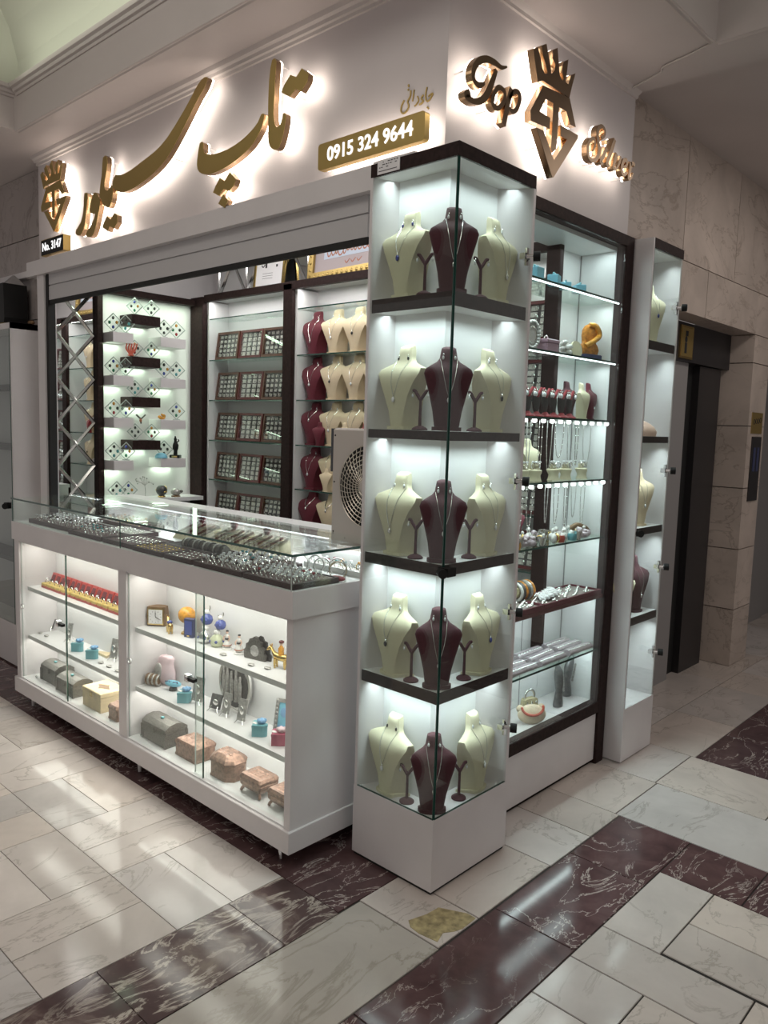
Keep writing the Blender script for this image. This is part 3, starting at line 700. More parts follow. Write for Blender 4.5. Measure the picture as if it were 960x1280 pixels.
TEH = [(-0.908,2.887),(-0.884,2.878),(-0.889,2.827),(-0.892,2.757),(-0.896,2.701),(-0.89,2.662),(-0.877,2.642),(-0.858,2.645),(-0.843,2.665),(-0.839,2.681),(-0.823,2.674),(-0.828,2.638),(-0.841,2.599),(-0.858,2.569),(-0.879,2.562),(-0.903,2.571),(-0.922,2.597),(-0.926,2.661),(-0.928,2.728),(-0.924,2.822)]
BEH = [(-1.377,2.692),(-1.351,2.686),(-1.353,2.663),(-1.334,2.641),(-1.277,2.627),(-1.186,2.626),(-1.098,2.64),(-1.031,2.662),(-0.99,2.685),(-0.97,2.709),(-0.95,2.704),(-0.961,2.668),(-0.985,2.64),(-1.026,2.609),(-1.076,2.588),(-1.145,2.569),(-1.226,2.556),(-1.304,2.554),(-1.362,2.567),(-1.393,2.591),(-1.396,2.629)]
DOT2A = [(-0.801,2.806),(-0.769,2.79),(-0.739,2.812),(-0.702,2.784),(-0.707,2.76),(-0.74,2.733),(-0.771,2.75),(-0.804,2.731),(-0.853,2.759),(-0.831,2.784)]
DOT3A = [(-1.234,2.527),(-1.202,2.508),(-1.167,2.536),(-1.126,2.502),(-1.139,2.479),(-1.172,2.464),(-1.208,2.478),(-1.24,2.457),(-1.282,2.478),(-1.262,2.501)]
DOT3B = [(-1.211,2.458),(-1.176,2.429),(-1.201,2.404),(-1.244,2.427)]
CROWN = [(0.447,2.834),(0.473,2.848),(0.495,2.821),(0.507,2.792),(0.526,2.779),(0.544,2.787),(0.526,2.813),(0.508,2.833),(0.497,2.862),(0.527,2.878),(0.541,2.849),(0.56,2.817),(0.568,2.793),(0.586,2.81),(0.592,2.832),(0.572,2.844),(0.57,2.872),(0.599,2.89),(0.611,2.846),(0.623,2.807),(0.643,2.794),(0.651,2.805),(0.638,2.82),(0.639,2.844),(0.646,2.86),(0.675,2.877),(0.671,2.839),(0.664,2.797),(0.683,2.795),(0.693,2.814),(0.698,2.83),(0.729,2.848),(0.711,2.8),(0.696,2.753),(0.515,2.753),(0.485,2.739)]
TBODY = [(0.52,2.739),(0.698,2.752),(0.751,2.667),(0.712,2.664),(0.68,2.701),(0.629,2.7),(0.628,2.604),(0.623,2.555),(0.603,2.538),(0.589,2.546),(0.592,2.617),(0.589,2.701),(0.539,2.7),(0.504,2.648),(0.575,2.647),(0.574,2.61),(0.453,2.602),(0.447,2.633)]
GBODY = [(0.49,2.591),(0.536,2.593),(0.614,2.513),(0.694,2.607),(0.65,2.607),(0.647,2.644),(0.771,2.643),(0.769,2.631),(0.616,2.455),(0.608,2.453)]
T_a = [(0.299,2.725),(0.268,2.713),(0.232,2.715),(0.189,2.711),(0.15,2.693),(0.126,2.665),(0.121,2.638),(0.133,2.623),(0.157,2.622),(0.182,2.637)]
T_b = [(0.242,2.696),(0.221,2.654),(0.202,2.616),(0.175,2.585),(0.136,2.567),(0.103,2.566),(0.089,2.573),(0.108,2.585)]
S = [(0.948,2.682),(0.973,2.7),(0.971,2.72),(0.946,2.726),(0.923,2.712),(0.916,2.69),(0.926,2.665),(0.936,2.637),(0.925,2.603),(0.891,2.584),(0.859,2.592),(0.848,2.621),(0.864,2.652),(0.89,2.666),(0.903,2.65),(0.891,2.622)]
J1 = [(-0.211,2.636),(-0.215,2.621),(-0.215,2.605),(-0.209,2.592),(-0.197,2.595),(-0.185,2.61),(-0.196,2.609),(-0.204,2.605)]
J2 = [(-0.208,2.574),(-0.201,2.568)]
J3 = [(-0.225,2.616),(-0.234,2.607),(-0.225,2.597),(-0.233,2.591),(-0.242,2.59)]
J4 = [(-0.251,2.618),(-0.245,2.604),(-0.256,2.592),(-0.263,2.591)]
J5 = [(-0.266,2.642),(-0.268,2.626),(-0.272,2.607)]
J6 = [(-0.281,2.644),(-0.282,2.626),(-0.293,2.612),(-0.288,2.6),(-0.291,2.588),(-0.302,2.58),(-0.314,2.58),(-0.322,2.591),(-0.318,2.607),(-0.308,2.62)]
J7 = [(-0.292,2.665),(-0.29,2.658)]
J8 = [(-0.293,2.651),(-0.291,2.647)]

def halo_letter(name, label, polys, ax, group, lip=.052):
    """channel letter: brushed gold body standing off the wall, glowing back"""
    if ax == 'y': f0, f1, h0, h1 = .012, .036, .0365, .044
    else: f0, f1, h0, h1 = -.052, -.076, -.0765, -.084
    o = thing(name, label, 'sign letter', (polys[0][0][0], f0, polys[0][0][1]) if ax == 'y' else (f0, polys[0][0][0], polys[0][0][1]), 0, group)
    b = M()
    for p in polys: b.prism(p, f0, f1, ax)
    obj('letter_body', b, 'gold_dark', o)
    f = M()
    for p in polys: f.prism(p, f0-.0015 if ax == 'y' else f0+.0015, f0, ax)
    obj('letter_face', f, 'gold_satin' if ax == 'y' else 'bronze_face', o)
    h = M()
    for p in polys: h.prism(p, h0, h1, ax)
    obj('back_light', h, 'halo', o)
    for p in polys: pin(o, corner(p), ax)
    return o
def corner(p):
    A = sum(p[i][0]*p[(i+1) % len(p)][1]-p[(i+1) % len(p)][0]*p[i][1] for i in range(len(p)))
    best = None
    for i in range(len(p)):
        a, b, c = p[i-1], p[i], p[(i+1) % len(p)]
        cr = (b[0]-a[0])*(c[1]-b[1])-(b[1]-a[1])*(c[0]-b[0])
        if cr*A > 0 and (best is None or abs(cr) > best[0]): best = (abs(cr), ((a[0]+b[0]+c[0])/3, (a[1]+b[1]+c[1])/3))
    return best[1]
def pin(o, q, ax):
    if ax == 'y': obj('standoff_pin', M().tube([(q[0], .04, q[1]), (q[0], .0905, q[1])], .003, 6), 'chrome', o)
    else: obj('standoff_pin', M().tube([(-.08, q[0], q[1]), (-.1305, q[0], q[1])], .003, 6), 'chrome', o)
def halo_strokes(name, label, strokes, group):
    f0, f1, h0, h1 = -.052, -.076, -.0765, -.084
    o = thing(name, label, 'sign letter', (f0, strokes[0][0][0][0], strokes[0][0][0][1]), 0, group)
    b, h, f = M(), M(), M()
    for pts, w in strokes:
        b.ribbon(pts, w, f0, f1, 'x'); f.ribbon(pts, w, f0+.0015, f0, 'x'); h.ribbon(pts, w, h0, h1, 'x')
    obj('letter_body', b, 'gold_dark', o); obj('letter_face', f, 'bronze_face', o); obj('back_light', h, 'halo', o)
    pin(o, strokes[0][0][len(strokes[0][0])//2], 'x')
    return o
def sm(p, k=3): return catmull(p, k, True)
G1 = 'Persian letters of the front sign'
halo_letter('sign_letter', 'long sweeping gold Persian stroke at the centre of the front sign', [sm(SEEN, 2)], 'y', G1)
halo_letter('sign_letter', 'tall hooked gold Persian letter joined left of the long sweeping stroke', [sm(LAM, 2)], 'y', G1)
halo_letter('sign_letter', 'gold Persian letter with a round head, second from the crowned emblem', [sm(VAV, 2)], 'y', G1)
halo_letter('sign_letter', 'slim curved gold Persian letter right beside the small crowned emblem', [sm(REH, 2)], 'y', G1)
halo_letter('sign_dots', 'pair of gold dots below the left letters of the front sign', [DOT2B], 'y', G1)
halo_letter('sign_letter', 'tall upright gold Persian stroke with a hook, right end of the name', [sm(TEH, 2)], 'y', G1)
halo_letter('sign_letter', 'wide gold boat-shaped Persian letter under the long sweeping stroke', [sm(BEH, 2)], 'y', G1)
halo_letter('sign_dots', 'pair of gold dots up at the right end of the Persian name', [DOT2A], 'y', G1)
halo_letter('sign_dots', 'cluster of gold dots below the boat-shaped letter', [DOT3A, DOT3B], 'y', G1)
# small thin lettering
o = thing('small_lettering', 'small thin gold Persian word above the phone number plaque', 'sign letter', (-.26, .088, 2.58))
for s_, w in ((J1, .006), (J2, .008), (J3, .007), (J4, .006), (J5, .005), (J6, .007), (J7, .008), (J8, .008)):
    mb = M(); mb.ribbon(s_, w*.68, .0865, .0905, 'y'); obj('stroke', mb, 'gold_satin', o)
# phone plaque
o = thing('phone_plaque', 'gold back-lit plaque with the white phone number on the front sign', 'sign', (-.40, .03, 2.44))
def rrect(x0, z0, x1, z1, r, n=5):
    P = []
    for cx, cz, a in ((x1-r, z1-r, 0), (x0+r, z1-r, pi/2), (x0+r, z0+r, pi), (x1-r, z0+r, 1.5*pi)):
        P += [(cx+r*cos(a+pi/2*i/n), cz+r*sin(a+pi/2*i/n)) for i in range(n+1)]
    return P
mb = M(); mb.prism(rrect(-.648, 2.441, -.153, 2.531, .012), .016, .040, 'y'); obj('plate', mb, 'gold_satin', o)
mb = M(); mb.prism(rrect(-.644, 2.445, -.157, 2.527, .012), .0405, .050, 'y'); obj('back_light', mb, 'halo', o)
pin(o, (-.6, 2.486), 'y'); pin(o, (-.2, 2.486), 'y')
text('digit', '0915 324 9644', .066, 'lit_letter', o, (-.400, .0148, 2.486), (pi/2, 0, 0), .0012, .0009, 1.0)
# number plaque
o = thing('number_plaque', 'small black shop number plaque under the small crowned emblem', 'sign', (-2.765, .03, 2.42))
mb = M(); mb.mi = 0; mb.prism(rrect(-2.90, 2.418, -2.63, 2.503, .006), .008, .05, 'y'); mb.mi = 1; mb.prism(rrect(-2.897, 2.421, -2.633, 2.500, .006), .0065, .008, 'y'); obj('plate', mb, ['gold_satin', 'black'], o)
mb = M(); mb.prism(rrect(-2.897, 2.422, -2.634, 2.499, .006), .0505, .060, 'y'); obj('back_light', mb, 'halo', o)
pin(o, (-2.86, 2.46), 'y'); pin(o, (-2.67, 2.46), 'y')
text('character', 'No. 3147', .060, 'lit_letter', o, (-2.766, .0055, 2.461), (pi/2, 0, 0), .001, .0008, 1.0)
# crowned emblems: large one on the side wall, small one on the front
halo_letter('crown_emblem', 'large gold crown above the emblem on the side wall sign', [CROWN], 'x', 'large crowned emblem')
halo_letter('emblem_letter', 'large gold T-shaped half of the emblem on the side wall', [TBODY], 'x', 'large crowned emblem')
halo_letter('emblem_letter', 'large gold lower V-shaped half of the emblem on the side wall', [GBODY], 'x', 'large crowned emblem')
def small(P): return [(-2.90+(y-.447)*.947, 2.531+(z-2.453)*.842) for y, z in P]
halo_letter('crown_emblem', 'small gold crown at the far left end of the front sign', [small(CROWN)], 'y', 'small crowned emblem')
halo_letter('emblem_letter', 'small gold T-shaped half of the emblem at the front sign left end', [small(TBODY)], 'y', 'small crowned emblem')
halo_letter('emblem_letter', 'small gold V-shaped half of the emblem above the number plaque', [small(GBODY)], 'y', 'small crowned emblem')
# script words on the side wall
G2 = 'script letters of the side sign'
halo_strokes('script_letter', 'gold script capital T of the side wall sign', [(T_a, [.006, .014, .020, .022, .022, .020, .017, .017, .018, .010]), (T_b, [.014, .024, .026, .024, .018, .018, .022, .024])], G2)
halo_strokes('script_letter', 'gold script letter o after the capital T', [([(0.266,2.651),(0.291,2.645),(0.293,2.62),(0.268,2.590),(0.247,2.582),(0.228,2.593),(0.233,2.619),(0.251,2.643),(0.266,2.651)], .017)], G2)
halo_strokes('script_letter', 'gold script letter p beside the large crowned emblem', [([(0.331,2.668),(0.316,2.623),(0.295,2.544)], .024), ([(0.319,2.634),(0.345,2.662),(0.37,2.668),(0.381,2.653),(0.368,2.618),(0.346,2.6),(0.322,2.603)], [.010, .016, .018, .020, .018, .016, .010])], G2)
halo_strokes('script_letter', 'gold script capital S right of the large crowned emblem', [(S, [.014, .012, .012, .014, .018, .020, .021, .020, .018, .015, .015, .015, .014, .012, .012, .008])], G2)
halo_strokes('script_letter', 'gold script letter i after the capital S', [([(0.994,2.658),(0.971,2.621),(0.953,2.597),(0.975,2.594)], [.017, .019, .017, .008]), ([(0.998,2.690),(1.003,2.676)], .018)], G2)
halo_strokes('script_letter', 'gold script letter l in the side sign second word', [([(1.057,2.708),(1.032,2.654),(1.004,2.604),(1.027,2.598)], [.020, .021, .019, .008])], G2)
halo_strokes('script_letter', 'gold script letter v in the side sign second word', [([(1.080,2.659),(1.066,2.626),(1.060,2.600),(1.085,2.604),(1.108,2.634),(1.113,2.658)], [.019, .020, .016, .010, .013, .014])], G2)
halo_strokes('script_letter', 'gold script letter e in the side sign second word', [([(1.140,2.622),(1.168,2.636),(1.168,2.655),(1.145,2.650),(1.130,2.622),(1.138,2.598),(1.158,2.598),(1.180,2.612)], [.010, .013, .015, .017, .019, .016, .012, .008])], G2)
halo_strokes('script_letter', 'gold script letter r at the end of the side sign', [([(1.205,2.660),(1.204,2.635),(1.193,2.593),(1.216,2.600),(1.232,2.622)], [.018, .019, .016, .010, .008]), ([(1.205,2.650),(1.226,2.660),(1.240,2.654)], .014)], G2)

# ---- lift signs on the marble
o = thing('lift_sign', 'small gold framed sign on the dark panel over the lift', 'sign', (-.395, 2.72, 2.02))
mb = M(); mb.mi = 0; mb.box(-.40, 2.64, 2.0, -.392, 2.83, 2.19); mb.mi = 1; mb.box(-.392, 2.655, 2.012, -.390, 2.818, 2.178); obj('frame', mb, ['brass', 'gold_satin'], o)
mb = M(); mb.box(-.390, 2.70, 2.03, -.3885, 2.73, 2.09); mb.ell((-.389, 2.715, 2.11), (.001, .018, .02)); mb.box(-.390, 2.705, 2.13, -.3885, 2.74, 2.16); obj('picture', mb, 'ink', o)
o = thing('gold_sticker', 'small gold notice on the marble pillar above the lift call panel', 'sign', (-.245, 3.63, 1.57))
mb = M(); mb.box(-.251, 3.525, 1.573, -.246, 3.735, 1.712); obj('plate', mb, 'gold_satin', o)
mb = M(); rr = random.Random(5)
for k in range(4): mb.torus((-.2455, 3.57+.04*k, 1.645+rr.uniform(-.02, .02)), .016, .002, 'x', 10, 4)
obj('ornament', mb, 'ink', o)
o = thing('lift_call_station', 'slim dark lift call panel with lit buttons on the marble pillar', 'lift panel', (-.245, 3.63, 1.15))
mb = M(); mb.box(-.251, 3.555, 1.12, -.243, 3.735, 1.552); obj('plate', mb, 'elevator_steel', o)
for y in (3.61, 3.68):
    mb = M(); mb.box(-.243, y-.02, 1.32, -.240, y+.02, 1.48); obj('button', mb, 'navy', o)

# ================================================================== JEWELLERY BUSTS
ST = [(0,.048,0,.034),(.012,.048,0,.034),(.0122,.040,0,.026),(.06,.047,-.002,.027),(.11,.059,-.006,.029),(.155,.072,-.008,.030),(.180,.0785,-.006,.027),(.195,.073,-.002,.024),(.208,.054,.004,.021),(.217,.038,.008,.019),(.228,.029,.010,.018),(.248,.0255,.012,.017),(.261,.023,.013,.015),(.265,.014,.014,.010)]
# plate bust: z, half width of front panel, half width of back, y of front, y of back
SP = [(0,.034,.060,-.038,.030),(.010,.034,.060,-.038,.030),(.0102,.024,.052,-.033,.026),(.06,.031,.056,-.036,.026),(.11,.047,.066,-.040,.024),(.15,.065,.079,-.039,.018),(.182,.082,.089,-.031,.010),(.196,.080,.084,-.022,.009),(.207,.058,.060,-.013,.012),(.217,.037,.038,-.007,.018),(.228,.028,.029,-.004,.024),(.248,.0245,.026,-.001,.027),(.262,.022,.022,.001,.027),(.2655,.013,.013,.006,.022)]
def st_at(z, T):
    for a, b in zip(T, T[1:]):
        if a[0] <= z <= b[0] and b[0] > a[0]:
            t = (z-a[0])/(b[0]-a[0]); return [a[k]+(b[k]-a[k])*t for k in range(len(a))]
    return T[-1]
NE = 2.3
def front(x, z, shape='round'):
    if shape == 'plate':
        _, wf, wb, yf, yb = st_at(z, SP); return yf+.009*min(1.2, abs(x)/wf)**2
    _, w, yc, d = st_at(z, ST); u = min(.999, abs(x)/w); return yc-d*(1-u**NE)**(1/NE)
def bust_mesh(shape, n=26):
    rings = []
    if shape == 'plate':
        for z in sorted(set([q[0] for q in SP]+[.035, .085, .13, .167, .202, .238])):
            _, wf, wb, yf, yb = st_at(z, SP); R = []; tilt = .45 if z > .24 else 0
            for i in range(9): x = -wf+2*wf*i/8; R.append((x, front(x, z, 'plate')))
            e = yf+.009
            for t in (.2, .45, .7): R.append((wf+(wb-wf)*t-.10*wf*sin(pi*t)*(z < .19), e+(yb-e)*t))
            for i in range(6): R.append((wb-2*wb*i/5, yb))
            for t in (.7, .45, .2): R.append((-wf-(wb-wf)*t+.10*wf*sin(pi*t)*(z < .19), e+(yb-e)*t))
            rings.append([(x, y, z+y*tilt) for x, y in R])
        return M().loft(rings)
    for z in sorted(set([s[0] for s in ST]+[.03, .085, .133, .17, .202, .238])):
        _, w, yc, d = st_at(z, ST); R = []
        for i in range(n):
            t = 2*pi*i/n; c, s = cos(t), sin(t)
            x = w*math.copysign(abs(c)**(2/NE), c); y = d*math.copysign(abs(s)**(2/NE), s)
            if y > 0: y *= .55
            R.append((x, yc+y, z+(y*.35 if z > .24 else 0)))
        rings.append(R)
    return M().loft(rings)
BUST = {}
def bust(kind, loc, rz, label, group, s=1.0, shape='plate'):
    if (kind, shape) not in BUST:
        o = obj('necklace_bust', bust_mesh(shape), kind, None, smooth=42); BUST[kind, shape] = o
        o.location = loc; o.rotation_euler = (0, 0, rz); o.scale = s if hasattr(s, '__len__') else (s,)*3; tag(o, label, 'jewellery bust', group); return o
    return dup(BUST[kind, shape], loc, rz, label, group, scale=s)
NECK = {}
def necklace(style, loc, rz, label, group, s=1.0, shape='plate'):
    if (style, shape) not in NECK:
        drop, gem, r = {'a': (.120, 'gem_clear', .0008), 'b': (.095, 'gem_blue', .0008), 'c': (.135, 'silver', .0010), 'd': (.105, 'gem_black', .0008), 'e': (.06, 'silver', .0022)}[style]
        pts = []; zt = .226; zb = zt-drop
        for i in range(-16, 17):
            t = i/16; z = zb+(zt-zb)*abs(t)**1.15; x = .036*t*(1-.25*abs(t))
            if shape == 'plate': x = .033*t*(1-.2*abs(t))
            pts.append((x, front(x, z, shape)-.0016, z))
        o = thing('necklace', label, 'necklace', loc, rz, group)
        obj('chain', M().tube(pts, r, 5), 'silver', o, smooth=60, local=True)
        yb = front(0, zb-.008, shape)-.004
        obj('pendant', M().ell((0, yb, zb-.010), (.0058, .004, .0095), 10, 6), gem, o, smooth=60, local=True)
        obj('bail', M().torus((0, yb+.001, zb+.001), .0026, .0007, 'x', 8, 4), 'silver', o, local=True)
        o.scale = s if hasattr(s, '__len__') else (s,)*3; NECK[style, shape] = o; return o
    return dup(NECK[style, shape], loc, rz, label, group, scale=s)
EAR = {}
def earring(style, loc, label, group, s=1.0):
    if style not in EAR:
        gem = {'clear': 'gem_clear', 'blue': 'gem_blue', 'black': 'gem_black'}[style]
        o = thing('earring', label, 'earring', loc, 0, group)
        obj('hook', M().torus((0, 0, -.004), .0032, .0007, 'y', 10, 4), 'silver', o, local=True)
        obj('stone', M().ell((0, 0, -.013), (.0042, .0036, .0065), 8, 6), gem, o, smooth=60, local=True)
        o.scale = (s,)*3; EAR[style] = o; return o
    return dup(EAR[style], loc, None, label, group, scale=s)
def rot2(x, y, a): return (x*cos(a)-y*sin(a), x*sin(a)+y*cos(a))
def ear_pair(style, bl, rz, what, group, s=1.0, shape='plate'):
    k3 = s if hasattr(s, '__len__') else (s,)*3
    for sx, side in ((-1, 'left'), (1, 'right')):
        x, z = sx*.019, .243; y = front(x, z, shape)-.004
        dx, dy = rot2(x*k3[0], y*k3[1], rz)
        earring(style, (bl[0]+dx, bl[1]+dy, bl[2]+z*k3[2]), f'small {side} earring on the neck of the {what}', group, k3[2])
ESTAND = []
def ear_stand(loc, rz, label, group, s=1.0, mat='burgundy'):
    if not ESTAND:
        o = thing('earring_stand', label, 'earring stand', loc, rz, group)
        obj('base', M().lathe([(.026, 0), (.026, .004), (.020, .009), (.008, .014)], 18), mat, o, smooth=40, local=True)
        obj('stem', M().tube([(0, 0, .008), (0, 0, .105)], .0055, 10, taper=(1, .8)), mat, o, smooth=50, local=True)
        m = M()
        for sx in (-1, 1): m.tube(catmull([(0, 0, .098), (sx*.010, 0, .112), (sx*.020, 0, .126), (sx*.027, 0, .127)], 4), .006, 8, taper=(1, .9))
        obj('arms', m, mat, o, smooth=60, local=True); ESTAND.append(o); o.scale = (s,)*3; return o
    return dup(ESTAND[0], loc, rz, label, group, scale=s)
# ---- corner tower
TG = 'jewellery busts in the corner tower'
for k, z in enumerate(SZ):
    n = ORD[k]; z += .0005
    P = [('cream', (-.240, .050, z), radians(-5), f'cream bust at the left of the {n} shelf in the corner tower'),
         ('burgundy', (-.050, .053, z), radians(45), f'burgundy velvet bust at the corner of the {n} shelf in the corner tower'),
         ('cream', (-.051, .290, z), radians(95), f'cream bust at the right of the {n} shelf in the corner tower')]
    for j, (m_, l, a, lab) in enumerate(P):
        sh_ = 'round' if j == 1 else 'plate'
        bs = 1.0 if j == 1 else (1.2, 1.0, 1.02); bust(m_, l, a, lab, TG, bs, sh_)
        side = ('left cream', 'corner burgundy', 'right cream')[j]
        necklace(('b', 'a', 'c', 'd', 'a')[(k+j) % 5] if j != 1 else ('c', 'a', 'a', 'c', 'c')[k], l, a, f'fine silver necklace on the {side} bust, {n} shelf of corner tower', 'necklaces in the corner tower', bs, sh_)
        ear_pair(('blue', 'black', 'clear', 'clear', 'black')[k] if j == 0 else 'clear', l, a, f'{side} bust, {n} shelf of corner tower', 'earrings in the corner tower', bs, sh_)
    for j, (l, a) in enumerate((((-.148, .036, z), radians(20)), ((-.040, .188, z), radians(70)))):
        side = ('left', 'right')[j]
        ear_stand(l, a, f'burgundy forked earring stand, {side} side of the {n} shelf in corner tower', 'earring stands in the corner tower')
        for sx, w in ((-1, 'left'), (1, 'right')):
            dx, dy = rot2(sx*.026, -.004, a)
            earring('clear', (l[0]+dx, l[1]+dy, z+.124), f'earring on {w} arm of the {side} stand, {n} shelf of corner tower', 'earrings on the forked stands')
SB = (1.22, 1.1, .93)
# ---- busts on the back wall (bay B) and one column of bay A side
RW = ['second', 'third', 'fourth', 'fifth', 'sixth']
for k, z in enumerate(BZ[1:5]):
    for j, x in enumerate((-1.975, -1.800, -1.625, -1.450)):
        m_ = 'maroon' if j == 0 else 'cream_warm'
        l = (x, 1.21, z+.0005); a = radians(2)
        w = ('burgundy velvet bust at the left end', 'cream bust beside the burgundy one', 'third bust from the dark post', 'cream bust at the right end')[j]
        bust(m_, l, a, f'{w} of the {RW[k]} glass shelf, back wall', 'busts on the back wall shelves', SB)
        w2 = ('left burgundy', 'second', 'third', 'right end')[j]
        necklace('e' if (k == 2 and j == 0) else ('c', 'a', 'd', 'a')[(k+j) % 4], l, a, f'silver necklace on the {w2} bust of the {RW[k]} back wall shelf', 'necklaces on the back wall', SB)
        if j in (0, 1, 2): ear_pair('clear', l, a, f'{w2} bust on {RW[k]} back wall shelf', 'earrings on the back wall', SB)
for j, x in enumerate((-1.975, -1.80)):
    l = (x, 1.20, .9005)
    bust('maroon' if j == 0 else 'cream_warm', l, radians(2), ('burgundy bust just above the counter, lowest shelf of the back wall', 'cream bust just above the counter, lowest shelf of the back wall')[j], 'busts on the back wall shelves', SB)
    necklace('e', l, radians(2), ('beaded necklace on the lowest burgundy bust of the back wall', 'beaded necklace on the lowest cream bust of the back wall')[j], 'necklaces on the back wall', SB)
for (x, z, m_, lab) in ((-1.87, 1.423, 'maroon', 'small burgundy bust in front of its big twin on the fifth-row back shelf'), (-1.80, 1.16, 'cream_warm', 'small cream bust in front of the burgundy one, lower back shelf'), (-1.66, 1.423, 'cream_warm', 'small cream bust before the cream ones near the fan'), (-1.50, 1.423, 'red_velvet', 'tiny red velvet bust just above the fan')):
    bust(m_, (x, 1.158, z+.0005), radians(15), lab, 'small busts on the back wall', .5)
# ---- trays of rings on the back wall
def tray(loc, label, frame, tilt, group, first=[None]):
    o = thing('ring_tray', label, 'ring tray', loc, 0, group); o.rotation_euler = (tilt, 0, random.uniform(-.05, .05))
    W, H, t = .243, .180, .015
    m = M(); m.box(-W/2, -.012, 0, W/2, .012, t); m.box(-W/2, -.012, H-t, W/2, .012, H); m.box(-W/2, -.012, t, -W/2+t, .012, H-t); m.box(W/2-t, -.012, t, W/2, .012, H-t)
    obj('frame', m, frame, o, local=True)
    m = M(); m.mi = 0; m.box(-W/2+t, .004, t, W/2-t, .010, H-t); m.mi = 1
    nx, nz = (5, 5) if frame == 'walnut' else (4, 5); hw, hh = (.0105, .0085) if frame == 'walnut' else (.0165, .0115)
    for i in range(nx):
        for j in range(nz):
            cx = -W/2+t+(W-2*t)*(i+.5)/nx; cz = t+(H-2*t)*(j+.5)/nz
            m.box(cx-hw, -.001, cz-hh, cx+hw, .005, cz+hh)
    obj('ring_pad', m, ['pad_dark', 'pad_white'], o, local=True)
    obj('glass_lid', M().box(-W/2+t, -.010, t, W/2-t, -.008, H-t), 'acrylic', o, local=True)
    return (loc, W, H, t, tilt)
TR = []
for k, z in enumerate(BZ[1:6]):
    for j, x in enumerate((-2.80, -2.553, -2.306)):
        c = ('left', 'middle', 'right')[j]
        TR.append(tray((x, 1.175, z+.003), f'{c} wooden ring tray leaning on the {RW[k]} back wall shelf', ('walnut', 'cherry', 'walnut')[j], radians(-8), 'wooden ring trays on the back wall'))
for k, z in enumerate(BZ[1:6]):
    for j, x in enumerate((-.99, -.74, -.50)):
        TR.append(tray((x, 1.175, z+.003), f'dark ring tray seen through the side showcase, {RW[k]} row, {("far", "middle", "near")[j]} one', 'cherry', radians(-8), 'ring trays behind the side showcase'))
def rings_in_trays():
    m = M()
    for (loc, W, H, t, tilt) in TR:
        for i in range(5):
            for j in range(4):
                cx = -W/2+t+(W-2*t)*(i+.5)/5; cz = t+(H-2*t)*(j+.5)/4; cy = -.004
                y = cy*cos(tilt)-cz*sin(tilt); z = cy*sin(tilt)+cz*cos(tilt)
                m.torus((loc[0]+cx, loc[1]+y, loc[2]+z), .0085, .0016, 'y', 8, 3); m.ell((loc[0]+cx, loc[1]+y-.003, loc[2]+z+.008), .004, 5, 3)
    o = obj('rings', m, 'silver'); tag(o, 'rows of small silver rings pinned in the wooden trays of the back wall', 'rings', None, 'stuff')
rings_in_trays()
# ---- certificates on top of the cabinet
o = thing('framed_certificate', 'thin gold frame with a white certificate leaning above the tray shelves', 'picture frame', (-2.385, 1.18, 2.372)); o.rotation_euler = (radians(-6), 0, radians(4))
W, H = .27, .34
m = M(); m.box(-W/2, -.008, 0, W/2, .008, .016); m.box(-W/2, -.008, H-.016, W/2, .008, H); m.box(-W/2, -.008, .016, -W/2+.016, .008, H-.016); m.box(W/2-.016, -.008, .016, W/2, .008, H-.016)
obj('frame', m, 'gold', o, local=True); obj('page', M().box(-W/2+.016, -.002, .016, W/2-.016, .006, H-.016), 'paper', o, local=True)
m = M(); m.ribbon([(-.075, .145), (-.06, .132), (-.045, .148)], .007, -.003, -.002); m.box(-.04, -.003, .125, -.025, -.002, .155); m.box(.055, -.003, .125, .070, -.002, .140)
for z in (.06, .075, .09): m.box(-.06, -.003, z, .03, -.002, z+.0018)
obj('writing', m, 'ink', o, local=True)
o = thing('framed_calligraphy', 'ornate gold frame with pale calligraphy leaning above the bust shelves', 'picture frame', (-1.66, 1.18, 2.372)); o.rotation_euler = (radians(-5), 0, radians(-3))
W, H = .74, .50; t = .045
m = M()
for b in ((-W/2, 0, W/2, t), (-W/2, H-t, W/2, H), (-W/2, t, -W/2+t, H-t), (W/2-t, t, W/2, H-t)): m.box(b[0], -.018, b[1], b[2], .012, b[3])
for k in range(18):
    for z in (t/2,): m.ell((-W/2+t/2+(W-t)*k/17, -.018, z), (.011, .006, .011), 8, 5)
for k in range(12):
    for x in (-W/2+t/2, W/2-t/2): m.ell((x, -.018, t/2+(H-t)*k/11), (.011, .006, .011), 8, 5)
obj('frame', m, 'gold_satin', o, local=True, smooth=40)
obj('mat', M().box(-W/2+t, -.002, t, W/2-t, .008, H-t), 'paper_mauve', o, local=True)
obj('page', M().box(-W/2+.125, -.004, .115, W/2-.06, -.002, H-.07), 'paper_blue', o, local=True)
m = M(); rr = random.Random(3)
for r_ in range(3):
    x = -.22
    while x < .25:
        z = .135+.065*r_+rr.uniform(-.01, .01); L_ = rr.uniform(.025, .06)
        m.ribbon([(x, z+.03), (x+L_*.3, z), (x+L_*.7, z+.006), (x+L_, z+.036)], [.003, .008, .006, .003], -.0055, -.004); x += L_*.8
for k in range(3): m.ribbon([(-.06+.05*k, .09), (-.045+.05*k, .075), (-.02+.05*k, .095)], [.003, .007, .003], -.0035, -.002)
obj('writing', m, 'ink_rust', o, local=True)

